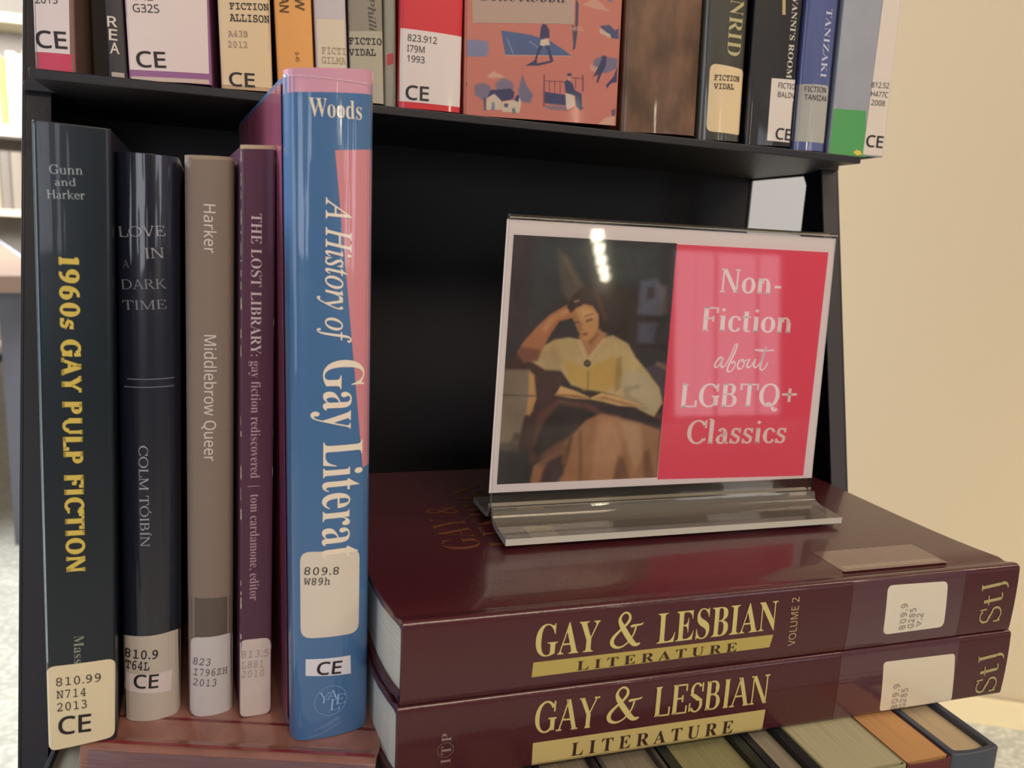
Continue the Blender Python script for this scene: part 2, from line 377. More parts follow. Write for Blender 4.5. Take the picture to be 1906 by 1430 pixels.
def apply_items(items, mapping, root, step=1.2, axis=0, coat=0.0, base=0):
    """Bands, labels and lettering of one book, each a mesh of its own; writing on a label is the label's child."""
    last = root; sticker = root
    for it in items:
        if it[0] == 'P':
            _, nm, col, poly, r, par, lvl = it
            pts = rounded(poly, r)
            if nm == 'label': name, cc = 'spine_label', 0.0
            elif nm == 'sticker': name, cc = 'letter_sticker', 0.0
            else: name, cc = {'band': 'printed_band', 'panel': 'printed_panel', 'rule': 'printed_rule', 'strip': 'printed_strip', 'bar': 'title_bar', 'grass': 'printed_grass', 'flower': 'printed_flower'}[nm], coat
            parent = last if par == 'L' else root
            o = laid(name, pts, [tuple(range(len(pts)))], mapping, base + lvl, mat(col, 0.35 if cc == 0 else 0.4, cc if nm not in ('label', 'sticker') else 0.5, coat_bump=0.25 if cc else 0.0), parent, step, axis)
            if nm == 'label': last = o
            if nm == 'sticker': sticker = o
        elif it[0] == 'T':
            _, s, st, A, B, h, col, par = it
            V, F = text_flat(s, st, A, B, h)
            par_o = {None: root, 'L': last, 'K': sticker}[par]
            nm = 'printed_lettering' if par else 'title_lettering'
            laid(nm, V, F, mapping, base + (3 if par else 2), mat(col, 0.5, 0.0 if par else coat * .6), par_o, step, axis)
        elif it[0] == 'S':
            V, F = stroke_flat(it[1], it[2]); laid('title_lettering', V, F, mapping, base + 2, mat(it[3], 0.5), root, step, axis)
        elif it[0] == 'R':
            _, c, r, col = it
            n = 40; w = 0.16 if r > 3 else 0.12; V = []
            for i in range(n):
                a = 2 * math.pi * i / n; V += [(c[0] + r * math.cos(a), c[1] + r * math.sin(a)), (c[0] + (r - w) * math.cos(a), c[1] + (r - w) * math.sin(a))]
            F = [(2 * i, (2 * i + 2) % (2 * n), (2 * i + 3) % (2 * n), 2 * i + 1) for i in range(n)]
            laid('emblem_ring', V, F, mapping, base + 2, mat(col, 0.5), root, step, axis)

# ------------------------------------------------------------------ painted prints (flat pictures as vertex colours)
def painted(name, layers, bgcol, w_mm, h_mm, nx, ny, px_w, px_h, mapping, level, material, parent, grain=6.0, seed=1, blur=0):
    rs = np.random.RandomState(seed)
    U, V = np.meshgrid(np.linspace(0, 1, nx), np.linspace(0, 1, ny))
    X = U * px_w; Y = V * px_h
    img = np.zeros((ny, nx, 3)) + np.array(bgcol, float)
    n1 = np.zeros((ny, nx))
    for k in (5, 11, 23, 47):                          # brushy mottling of the print itself
        g = rs.rand(k + 2, k + 2)
        gx = U * k; gy = V * k; ix = gx.astype(int); iy = gy.astype(int); fx = gx - ix; fy = gy - iy
        n1 += ((g[iy, ix] * (1 - fx) + g[iy, ix + 1] * fx) * (1 - fy) + (g[iy + 1, ix] * (1 - fx) + g[iy + 1, ix + 1] * fx) * fy - .5) / math.sqrt(k) * 3
    for col, poly, soft, al in layers:
        P = [(x * px_w, y * px_h) for x, y in poly]; n = len(P)
        d2 = np.full((ny, nx), 1e9); inside = np.zeros((ny, nx), bool)
        for i in range(n):
            x1, y1 = P[i]; x2, y2 = P[(i + 1) % n]
            ex, ey = x2 - x1, y2 - y1; L = ex * ex + ey * ey + 1e-9
            t = np.clip(((X - x1) * ex + (Y - y1) * ey) / L, 0, 1)
            d2 = np.minimum(d2, (X - x1 - t * ex) ** 2 + (Y - y1 - t * ey) ** 2)
            if abs(ey) > 1e-9:
                c = ((y1 > Y) != (y2 > Y)) & (X < ex * (Y - y1) / ey + x1)
                inside ^= c
        d = np.sqrt(d2) * np.where(inside, -1, 1) + n1 * soft * .25
        a = (np.clip(.5 - d / max(soft, .8), 0, 1) * al)[..., None]
        img = img * (1 - a) + (np.array(col, float) + n1[..., None] * grain) * a
    for _ in range(blur):
        q = np.pad(img, ((1, 1), (1, 1), (0, 0)), 'edge'); img = (q[:-2, 1:-1] + q[2:, 1:-1] + q[1:-1, :-2] + q[1:-1, 2:] + 2 * q[1:-1, 1:-1]) / 6
    img = np.clip(img + n1[..., None] * grain * .5, 4, 250) / 255
    L = np.where(img <= .04045, img / 12.92, ((img + .055) / 1.055) ** 2.4) * np.array(TINT)
    L = np.clip(L, 0, .88)
    verts = [mapping(float(u) * w_mm[1] + (1 - float(u)) * w_mm[0], float(v) * h_mm[1] + (1 - float(v)) * h_mm[0], level) for u, v in zip(U.ravel(), V.ravel())]
    faces = [(j * nx + i, j * nx + i + 1, (j + 1) * nx + i + 1, (j + 1) * nx + i) for j in range(ny - 1) for i in range(nx - 1)]
    me = bpy.data.meshes.new(name); me.from_pydata(verts, [], faces); me.update()
    ca = me.color_attributes.new('Ink', 'FLOAT_COLOR', 'POINT')
    ca.data.foreach_set('color', np.concatenate([L.reshape(-1, 3), np.ones((nx * ny, 1))], 1).astype(np.float32).ravel())
    me.materials.append(material)
    o = bpy.data.objects.new(name, me); COL.objects.link(o); o.parent = parent
    return o

# ------------------------------------------------------------------ books
def make_book(root, T, W, H, cover, page, bulge=1.0, corner=2.0, board=2.2, groove=True, inset=3.0, bevel=0.0006, fore=3.0, skew=0.0, ystart=None):
    """All in mm. Local x = thickness, y = into the shelf (spine at y~0), z = height. Returns the surface mapping of the spine."""
    h = T / 2
    def prof(x):
        x = max(-h + .001, min(h - .001, x))
        y = bulge * (x / h) ** 2
        e = abs(x) - (h - corner)
        if corner and e > 0: y += corner - math.sqrt(max(corner ** 2 - e ** 2, 0))
        return y
    n = 22; us = [-h + T * i / n for i in range(n + 1)]
    us = [-h] + [-h + corner * .12, -h + corner * .35] + [u for u in us if -h + corner * .6 < u < h - corner * .6] + [h - corner * .35, h - corner * .12, h]
    def sk(y): return -skew * (1 - math.exp(-max(y - 3, 0) / 24.0)) if skew else 0.0
    side = [(-h, W)]
    if skew: side += [(-h, y) for y in (W * .6, 70, 45, 30, 20)]
    y0 = bulge + corner
    if groove: side += [(-h, y0 + 8), (-h + .9, y0 + 5.5), (-h + .9, y0 + 4), (-h, y0 + 1.5)]
    outer = side + [(u, prof(u)) for u in us] + [(-x, y) for x, y in reversed(side)]
    k = (h - board) / h
    inner = [((-h + board if i == 0 or abs(p[0]) >= h - 1.0 and p[1] > y0 and p[0] < 0 else (h - board if abs(p[0]) >= h - 1.0 and p[1] > y0 else p[0] * k)), (p[1] if p[1] > y0 else p[1] + board * .8)) for i, p in enumerate(outer)]
    m = len(outer); V = []
    for z in (0, H):
        V += [(x / 1000, y / 1000, (z + sk(y)) / 1000) for x, y in outer] + [(x / 1000, y / 1000, (z + sk(y)) / 1000) for x, y in inner]
    F = []
    for i in range(m - 1):
        F += [(i, i + 1, 2 * m + i + 1, 2 * m + i), (m + i, 3 * m + i, 3 * m + i + 1, m + i + 1), (i, m + i, m + i + 1, i + 1), (2 * m + i, 2 * m + i + 1, 3 * m + i + 1, 3 * m + i)]
    F += [(0, 2 * m, 3 * m, m), (m - 1, 2 * m - 1, 4 * m - 1, 3 * m - 1)]
    link_mesh('cover', V, F, cover, root, bevel=bevel)
    yb = bulge + corner + board * .4 + .6
    if ystart is not None: yb = ystart
    ys = [yb + (W - fore - yb) * t for t in ((0, .05, .1, .17, .26, .4, .65, 1) if skew else (0, 1))]
    V = []; F = []
    for y in ys:
        for x, z in ((-h + board + .05, inset), (h - board - .05, inset), (h - board - .05, H - inset), (-h + board + .05, H - inset)):
            V.append((x / 1000, y / 1000, (z + sk(y)) / 1000))
    for i in range(len(ys) - 1):
        for j in range(4): F.append((4 * i + j, 4 * i + (j + 1) % 4, 4 * i + 4 + (j + 1) % 4, 4 * i + 4 + j))
    F += [(0, 1, 2, 3), tuple(4 * (len(ys) - 1) + j for j in (3, 2, 1, 0))]
    link_mesh('page_block', V, F, page, root)
    def mp(a, b, lvl=0):
        a = max(-h + .02, min(h - .02, a))
        return Vector((a / 1000, (prof(a) - .04 - .09 * lvl) / 1000, b / 1000))
    return mp

# ------------------------------------------------------------------ measured layout of every spine (mm on the spine, m in the room)
BOOKS = {
 'gunn': (dict(loc=[-0.071, 0.3017, -0.2], lean=1.72, yaw=5, T=23.2, H=229.1, W=155), [
  ('T', 'Gunn', 'romanl', (-6.6, 212.39), (3.05, 213.06), 2.99, (165, 170, 165), None),
  ('T', 'and', 'romanl', (-5.11, 208.69), (1.07, 209.14), 2.48, (165, 170, 165), None),
  ('T', 'Harker', 'romanl', (-7.4, 204.25), (3.74, 204.95), 2.85, (165, 170, 165), None),
  ('T', '1960s GAY PULP FICTION', 'slab', (-4.62, 185.18), (-4.25, 70.56), 6.19, (215, 185, 80), None),
  ('P', 'rule', (150, 172, 175), [(-11.64, 227.95), (-10.8, 228.06), (-10.9, 35.07), (-11.85, 35.2)], 0, None, 1),  # bright edge of the jacket film, painted in as a pale line
  ('T', 'Mass', 'serifL', (-2.24, 45.2), (-2.42, 34.1), 3.22, (150, 150, 125), None),
  ('P', 'label', (228, 208, 165), [(-11.54, 33.64), (11.47, 34.17), (11.01, 1.05), (-11.4, -1.2)], 3.0, None, 1),
  ('T', '810.99', 'mono', (-8.39, 25.52), (6.45, 25.5), 3.13, (38, 30, 34), 'L'),
  ('T', 'N714', 'mono', (-8.49, 20.46), (1.31, 20.24), 3.14, (38, 30, 34), 'L'),
  ('T', '2013', 'mono', (-8.24, 15.09), (1.6, 15.25), 3.17, (38, 30, 34), 'L'),
  ('T', 'CE', 'sansb', (-8.08, 5.42), (2.92, 5.26), 7.31, (38, 30, 34), 'L'),
 ]),
 'love': (dict(loc=[-0.048, 0.3125, -0.2], lean=1.29, yaw=4.5, T=21.8, H=222.3, W=140), [
  ('T', 'LOVE', 'romanl', (-9.33, 192.42), (5.98, 193.88), 3.62, (165, 160, 160), None),
  ('T', 'IN', 'romanl', (-0.5, 185.33), (5.57, 185.9), 3.68, (165, 160, 160), None),
  ('T', 'A', 'romanl', (-8.28, 181.41), (-6.01, 181.54), 2.89, (100, 98, 105), None),
  ('T', 'DARK', 'romanl', (-8.74, 173.66), (6.23, 174.74), 3.52, (130, 128, 132), None),
  ('T', 'TIME', 'romanl', (-8.5, 166.25), (6.19, 167.19), 3.35, (130, 128, 132), None),
  ('P', 'rule', (120, 120, 128), [(-7.44, 140.57), (8.64, 141.04), (8.64, 140.71), (-7.44, 140.24)], 0, None, 0),
  ('P', 'rule', (120, 120, 128), [(-8.56, 137.52), (8.63, 137.93), (8.63, 137.6), (-8.56, 137.2)], 0, None, 0),
  ('T', 'COLM TÓIBÍN', 'romanl', (-3.77, 114.94), (-3.47, 74.49), 3.17, (175, 175, 185), None),
  ('P', 'label', (196, 180, 160), [(-11.13, 36.72), (10.8, 37.17), (10.9, -0.33), (-11.3, -0.32)], 3.0, None, 1),
  ('P', 'sticker', (222, 202, 192), [(-9.65, 20.61), (7.55, 20.17), (6.91, 11.21), (-10.33, 13.0)], 0, 'L', 2),
  ('T', '810.9', 'monob', (-9.94, 27.6), (2.24, 26.83), 3.49, (38, 30, 34), 'L'),
  ('T', 'T64L', 'monob', (-9.81, 22.72), (-0.93, 22.12), 3.51, (38, 30, 34), 'L'),
  ('T', 'CE', 'sansb', (-6.84, 14.56), (2.35, 14.07), 5.93, (38, 30, 34), 'L'),
 ]),
 'grey': (dict(loc=[-0.0255, 0.3113, -0.2], lean=0.99, yaw=5.5, T=17.8, H=222.3, W=140), [
  ('T', 'Harker', 'sans', (-2.33, 205.93), (-2.2, 188.32), 4.06, (225, 208, 196), None),
  ('T', 'Middlebrow Queer', 'sans', (-2.29, 157.79), (-2.44, 108.6), 4.22, (225, 208, 196), None),
  ('P', 'strip', (160, 136, 108), [(-10.12, 222.75), (9.81, 223.66), (9.82, 222.51), (-10.13, 221.26)], 0, None, 0),
  ('P', 'band', (98, 84, 74), [(-8.57, 52.05), (8.32, 50.94), (8.7, -2.51), (-8.9, 0.08)], 0, None, 0),
  ('P', 'label', (202, 192, 182), [(-7.68, 34.84), (8.57, 34.65), (8.69, -1.52), (-8.09, -0.08)], 3.0, None, 1),
  ('T', '823', 'mono', (-6.95, 22.98), (-0.47, 22.19), 2.86, (105, 88, 90), 'L'),
  ('T', 'I796ZH', 'mono', (-6.77, 18.2), (6.13, 17.04), 2.9, (105, 88, 90), 'L'),
  ('T', '2013', 'mono', (-7.0, 13.7), (1.78, 12.68), 2.89, (105, 88, 90), 'L'),
 ]),
 'purp': (dict(loc=[-0.008, 0.307, -0.2], lean=0.76, yaw=7.2, T=12.3, H=226.9, W=140), [
  ('T', 'THE LOST LIBRARY:', 'serifL', (-2.39, 203.57), (-2.42, 150.61), 3.64, (205, 182, 176), None),
  ('T', 'gay fiction rediscovered  |  tom cardamone, editor', 'serifL', (-2.22, 148.75), (-2.53, 51.35), 3.42, (185, 145, 150), None),
  ('P', 'strip', (190, 165, 130), [(-7.6, 227.31), (7.26, 228.5), (7.27, 227.18), (-7.6, 225.82)], 0, None, 2),
  ('P', 'label', (208, 188, 173), [(-6.4, 34.7), (5.69, 34.15), (5.95, -0.15), (-6.38, 0.24)], 3.0, None, 1),
  ('T', '813.5', 'mono', (-5.77, 26.81), (4.91, 25.91), 2.9, (172, 148, 138), 'L'),
  ('T', 'L881', 'mono', (-5.77, 22.06), (2.81, 21.47), 2.91, (172, 148, 138), 'L'),
  ('T', '2010', 'mono', (-5.76, 18.0), (3.05, 17.32), 2.93, (172, 148, 138), 'L'),
 ]),
 'blue': (dict(loc=[0.0216, 0.2863, -0.2], lean=-0.43, yaw=7.6, T=31.0, H=250.1, W=165), [
  ('P', 'band', (212, 150, 165), [(-18.62, 251.3), (18.54, 254.97), (18.66, 246.79), (-18.71, 243.7)], 0, None, 0),
  ('P', 'panel', (212, 132, 134), [(0.67, 226.23), (18.93, 228.29), (17.46, 111.68), (11.65, 110.68)], 0, None, 0),
  ('T', 'Woods', 'serif', (-8.05, 236.75), (10.17, 237.3), 6.03, (228, 213, 188), None),
  ('T', 'A History of', 'italb', (-2.47, 210.28), (-2.69, 158.91), 9.19, (238, 220, 195), None),
  ('T', 'Gay Literat', 'serif', (-3.27, 152.64), (-3.95, 75.68), 14.97, (240, 220, 192), None),
  ('P', 'label', (222, 206, 182), [(-11.92, 79.59), (10.66, 78.29), (10.52, 42.86), (-11.94, 44.1)], 4.0, None, 1),
  ('T', '809.8', 'mono', (-10.59, 70.34), (2.18, 69.1), 2.86, (38, 30, 34), 'L'),
  ('T', 'W89h', 'mono', (-10.81, 66.24), (-1.11, 65.39), 2.65, (38, 30, 34), 'L'),
  ('P', 'sticker', (228, 220, 222), [(-10.17, 35.18), (7.15, 33.78), (7.41, 25.78), (-10.21, 28.11)], 0, None, 1),
  ('T', 'CE', 'sansb', (-6.3, 28.2), (3.34, 27.1), 5.39, (38, 30, 34), 'K'),
  ('R', (-0.66, 16.03), 6.4, (150, 180, 215)),
  ('T', 'Y', 'romanl', (-5.71, 15.77), (-1.3, 15.23), 4.53, (150, 180, 215), None),
  ('T', 'A', 'romanl', (-2.56, 16.7), (2.31, 16.06), 4.06, (150, 180, 215), None),
  ('T', 'E', 'romanl', (1.25, 13.94), (4.89, 13.58), 4.35, (150, 180, 215), None),
  ('T', 'L', 'romanl', (-1.08, 11.88), (2.75, 11.46), 4.83, (150, 180, 215), None),
 ]),
 'red1': (dict(loc=[-0.0867, 0.385, 0.0582], lean=1.2, yaw=0, T=14.9, H=210.0, W=130), [
  ('P', 'band', (200, 62, 88), [(-10.21, 5.86), (8.61, 7.31), (8.42, -0.42), (-10.44, -0.69)], 0, None, 0),
  ('P', 'label', (225, 208, 200), [(-8.09, 38.9), (5.93, 41.16), (5.6, 6.91), (-7.47, 6.23)], 0, None, 1),
  ('T', '2013', 'sans', (-6.45, 25.08), (1.77, 26.1), 2.91, (38, 30, 34), 'L'),
  ('T', 'CE', 'sansb', (-6.63, 8.02), (4.85, 8.93), 6.6, (38, 30, 34), 'L'),
 ]),
 'rea': (dict(loc=[-0.063, 0.385, 0.0575], lean=-1.4, yaw=0, T=7.1, H=210.0, W=130), [
  ('T', 'R', 'sansb', (-2.82, 19.89), (1.07, 19.83), 4.11, (220, 205, 180), None),
  ('T', 'E', 'sansb', (-2.55, 14.61), (0.73, 14.48), 4.37, (220, 205, 180), None),
  ('T', 'A', 'sansb', (-2.48, 9.28), (1.22, 9.17), 4.38, (220, 205, 180), None),
  ('P', 'strip', (180, 165, 145), [(-3.99, 1.84), (3.88, 1.61), (4.18, -0.33), (-4.12, -0.11)], 0, None, 0),
 ]),
 'g32': (dict(loc=[-0.0421, 0.385, 0.0583], lean=-1.2, yaw=0, T=33.4, H=210.0, W=130), [
  ('P', 'label', (228, 208, 195), [(-16.62, 44.13), (15.99, 47.99), (15.53, 4.63), (-16.27, 3.69)], 0, None, 1),
  ('P', 'strip', (150, 95, 135), [(-16.48, 3.68), (15.53, 4.63), (15.43, 2.16), (-16.63, 1.06)], 0, None, 0),
  ('P', 'strip', (205, 180, 160), [(-16.63, 1.06), (15.43, 2.16), (15.58, 0.39), (-16.73, -0.69)], 0, None, 0),
  ('T', 'Y42', 'sans', (-13.24, 31.56), (-5.52, 32.19), 2.99, (38, 30, 34), 'L'),
  ('T', 'G32S', 'sans', (-13.51, 26.89), (-3.24, 27.53), 3.22, (38, 30, 34), 'L'),
  ('T', 'CE', 'sansb', (-13.27, 5.04), (-1.58, 5.61), 6.38, (38, 30, 34), 'L'),
 ]),
 'all': (dict(loc=[-0.0108, 0.385, 0.0582], lean=-1.6, yaw=0, T=21.8, H=210.0, W=130), [
  ('P', 'label', (225, 195, 150), [(-10.88, 49.29), (10.81, 51.71), (10.25, 1.55), (-10.39, 1.63)], 0, None, 1),
  ('T', 'FICTION', 'monob', (-5.92, 33.01), (10.44, 34.17), 2.65, (38, 30, 34), 'L'),
  ('T', 'ALLISON', 'monob', (-6.12, 28.18), (10.5, 29.08), 2.89, (38, 30, 34), 'L'),
  ('T', 'A43B', 'monob', (-7.06, 21.72), (1.21, 22.24), 2.45, (165, 140, 115), 'L'),
  ('T', '2012', 'monob', (-7.25, 17.28), (0.81, 17.75), 2.46, (165, 140, 115), 'L'),
  ('T', 'CE', 'sansb', (-7.49, 1.39), (3.37, 1.5), 5.71, (38, 30, 34), 'L'),
 ]),
 'orange': (dict(loc=[0.0105, 0.385, 0.0583], lean=-2.6, yaw=0, T=16.7, H=210.0, W=130), [
  ('T', 'AN', 'sansb', (-5.61, 41.41), (-5.71, 34.78), 3.94, (90, 60, 30), None),
  ('T', 'W', 'sansb', (1.03, 41.53), (1.01, 36.21), 3.98, (90, 60, 30), None),
  ('T', '0-45', 'sans', (-0.03, 18.39), (0.25, 14.32), 1.66, (110, 75, 40), None),
 ]),
 'gil': (dict(loc=[0.0266, 0.385, 0.0586], lean=-2.6, yaw=0, T=14.5, H=210.0, W=130), [
  ('P', 'label', (220, 200, 168), [(-6.99, 33.98), (7.0, 34.62), (7.78, -0.31), (-6.24, -0.09)], 0, None, 1),
  ('T', 'FICTI', 'mono', (-4.27, 19.44), (6.5, 19.7), 2.78, (160, 140, 110), 'L'),
  ('T', 'GILMA', 'mono', (-4.44, 15.3), (6.36, 15.53), 2.79, (160, 140, 110), 'L'),
 ]),
 'vid': (dict(loc=[0.0423, 0.385, 0.0582], lean=-2.3, yaw=0, T=15.9, H=210.0, W=130), [
  ('T', 'Philli', 'ital', (0.76, 46.26), (1.63, 31.49), 3.21, (75, 70, 60), None),
  ('P', 'label', (180, 168, 140), [(-8.31, 30.7), (7.52, 31.96), (7.89, -0.03), (-7.7, 0.53)], 0, None, 1),
  ('T', 'FICTIO', 'monob', (-7.75, 25.25), (7.16, 25.9), 2.78, (38, 30, 34), 'L'),
  ('T', 'VIDAL', 'monob', (-7.88, 20.39), (4.34, 21.03), 2.79, (38, 30, 34), 'L'),
 ]),
 'grn': (dict(loc=[0.0539, 0.385, 0.0575], lean=-1.9, yaw=0, T=5.8, H=210.0, W=130), [
  ('P', 'band', (190, 70, 75), [(-4.36, 23.07), (4.13, 25.62), (3.84, 20.88), (-3.93, 17.94)], 0, None, 0),
 ]),
 'red9': (dict(loc=[0.0718, 0.385, 0.0572], lean=-0.6, yaw=0, T=31.1, H=210.0, W=130), [
  ('P', 'label', (228, 210, 195), [(-14.53, 35.34), (15.62, 34.59), (14.73, 2.64), (-15.58, 3.0)], 0, None, 1),
  ('T', '823.912', 'sans', (-11.2, 30.08), (2.53, 29.86), 2.87, (38, 30, 34), 'L'),
  ('T', 'I79M', 'sans', (-11.37, 25.35), (-3.26, 25.22), 2.87, (38, 30, 34), 'L'),
  ('T', '1993', 'sans', (-11.3, 20.86), (-3.17, 20.7), 2.88, (38, 30, 34), 'L'),
  ('T', 'CE', 'sansb', (-11.79, 4.05), (-0.76, 4.03), 6.33, (38, 30, 34), 'L'),
 ]),
 'coral': (dict(loc=[0.1287, 0.385, 0.0561], lean=-1.5, yaw=0, T=81.7, H=210.0, W=130), [
  ('P', 'label', (180, 150, 130), [(-38.14, 74.66), (14.15, 80.84), (14.58, 46.1), (-36.55, 42.02)], 0, None, 2),
  ('T', 'Isherwood', 'script', (-33.32, 52.08), (11.36, 55.39), 5.28, (55, 42, 45), 'L'),
 ]),
 'brown': (dict(loc=[0.1937, 0.385, 0.0555], lean=-2.0, yaw=0, T=44.6, H=210.0, W=130), [
 ]),
 'film12': (dict(loc=[0.2304, 0.385, 0.0559], lean=-2.3, yaw=0, T=27.2, H=210.0, W=130), [
  ('T', 'UNRID', 'serifL', (0.08, 78.68), (-0.37, 43.11), 8.62, (190, 175, 120), None),
  ('P', 'label', (232, 202, 152), [(-9.0, 38.79), (12.79, 36.77), (13.23, 3.33), (-9.14, 4.55)], 3.5, None, 1),
  ('T', 'FICTION', 'monob', (-6.48, 30.43), (9.04, 30.58), 2.69, (38, 30, 34), 'L'),
  ('T', 'VIDAL', 'monob', (-6.49, 26.13), (5.46, 26.3), 2.69, (38, 30, 34), 'L'),
 ]),
 'black': (dict(loc=[0.2597, 0.385, 0.0558], lean=-2.2, yaw=0, T=29.4, H=210.0, W=130), [
  ('T', 'VANNI’S ROOM', 'serif', (8.03, 76.54), (7.69, 35.45), 3.36, (215, 205, 185), None),
  ('P', 'rule', (190, 170, 110), [(1.03, 80.11), (3.0, 80.29), (4.28, 67.17), (2.29, 67.0)], 0, None, 0),
  ('P', 'rule', (190, 170, 110), [(13.24, 81.26), (14.24, 81.35), (15.15, 65.95), (14.09, 66.4)], 0, None, 0),
  ('P', 'label', (225, 210, 190), [(-1.36, 34.87), (13.87, 35.03), (14.39, 2.19), (-1.44, 2.63)], 0, None, 1),
  ('T', 'FICTIO', 'sans', (3.12, 30.2), (14.03, 30.04), 2.76, (38, 30, 34), 'L'),
  ('T', 'BALDV', 'sans', (3.22, 25.51), (14.5, 25.34), 2.77, (38, 30, 34), 'L'),
  ('T', 'CE', 'sansb', (3.57, 3.7), (13.93, 3.31), 5.92, (38, 30, 34), 'L'),
 ]),
 'tan': (dict(loc=[0.2876, 0.385, 0.0555], lean=-1.6, yaw=0, T=21.6, H=210.0, W=130), [
  ('T', 'TANIZAKI', 'serifL', (0.85, 74.01), (0.92, 38.85), 4.16, (205, 205, 215), None),
  ('P', 'label', (178, 172, 158), [(-11.79, 34.83), (8.04, 35.17), (8.96, 4.4), (-11.2, 4.74)], 2.0, None, 1),
  ('T', 'FICTION', 'sans', (-7.56, 30.96), (6.07, 31.08), 2.79, (38, 30, 34), 'L'),
  ('T', 'TANIZAK', 'sans', (-7.42, 26.77), (7.67, 26.67), 2.8, (38, 30, 34), 'L'),
 ]),
 'sky': (dict(loc=[0.318, 0.385, 0.0561], lean=-1.3, yaw=0, T=38.3, H=210.0, W=130), [
  ('P', 'grass', (85, 160, 85), [(-22.99, 24.19), (2.98, 24.31), (6.5, -0.66), (-21.64, -0.45)], 0, None, 0),
  ('P', 'flower', (230, 200, 80), [(-2.67, 1.49), (-0.68, 3.07), (2.37, 2.36), (3.39, 0.35), (-0.24, -0.15)], 0, None, 2),
  ('P', 'label', (230, 212, 190), [(6.65, 99.24), (20.19, 100.82), (19.06, 0.62), (4.08, 0.68)], 0, None, 1),
  ('T', '812.52', 'sans', (4.83, 37.12), (16.96, 37.49), 2.86, (38, 30, 34), 'L'),
  ('T', 'H477C', 'sans', (5.15, 32.26), (16.95, 32.57), 2.88, (38, 30, 34), 'L'),
  ('T', '2008', 'sans', (5.81, 27.69), (15.42, 27.81), 2.88, (38, 30, 34), 'L'),
  ('T', 'CE', 'sansb', (5.31, 5.18), (17.29, 4.99), 6.45, (38, 30, 34), 'L'),
 ]),
}
VOLUME_TWO = [
  ('T', 'GAY', 'serif', (51.13, 14.78), (77.38, 14.26), 12.9, (212, 190, 115), None),
  ('T', 'LESBIAN', 'serif', (102.81, 14.43), (158.59, 14.92), 12.93, (212, 190, 115), None),
  ('P', 'bar', (190, 165, 85), [(50.84, 12.35), (157.85, 12.54), (156.76, 6.73), (50.56, 6.08)], 0, None, 0),
  ('T', 'L I T E R A T U R E', 'serif', (69.1, 6.74), (140.57, 6.84), 3.94, (60, 35, 28), None),
  ('T', 'VOLUME 2', 'sansn', (169.39, 6.32), (168.69, 28.62), 3.62, (190, 165, 115), None),
  ('P', 'label', (228, 212, 182), [(214.47, 29.81), (248.0, 29.03), (249.6, 6.5), (215.61, 6.13)], 3, None, 1),
  ('T', '809.9', 'monob', (227.46, 7.74), (226.66, 20.55), 3.11, (165, 150, 132), 'L'),
  ('T', 'G285', 'monob', (231.95, 7.8), (231.94, 17.73), 3.17, (165, 150, 132), 'L'),
  ('T', 'v.2', 'monob', (236.11, 8.16), (236.42, 14.69), 3.22, (165, 150, 132), 'L'),
  ('T', 'StJ', 'romanl', (283.08, 6.33), (280.92, 26.8), 12.8, (180, 165, 105), None),
]
VOLUME_ONE = [
  ('T', 'GAY', 'romanm', (53.71, 15.56), (80.57, 14.6), 13.32, (212, 190, 115), None),
  ('T', 'LESBIAN', 'romanm', (105.79, 15.27), (159.66, 14.44), 13.3, (212, 190, 115), None),
  ('P', 'bar', (205, 180, 110), [(53.73, 11.34), (159.55, 11.13), (159.32, 0.33), (53.95, 0.19)], 0, None, 0),
  ('T', 'L I T E R A T U R E', 'serif', (70.33, 2.75), (144.18, 2.11), 5.99, (60, 35, 28), None),
  ('T', 'I T P', 'serif', (20.76, 8.27), (20.7, 21.01), 3.61, (150, 122, 110), None),
  ('R', (18.68, 14.08), 3.13, (150, 122, 110)),
  ('P', 'label', (228, 212, 178), [(219.38, 26.27), (260.18, 25.77), (263.26, 0.49), (221.58, 1.06)], 2, None, 1),
  ('T', '809.9', 'monob', (231.2, 1.34), (230.4, 14.49), 3.21, (170, 155, 135), 'L'),
  ('T', 'G285', 'monob', (235.81, 1.24), (235.47, 11.66), 3.26, (170, 155, 135), 'L'),
  ('T', 'StJ', 'romanl', (289.22, 3.22), (287.13, 23.77), 12.57, (180, 165, 105), None),
]
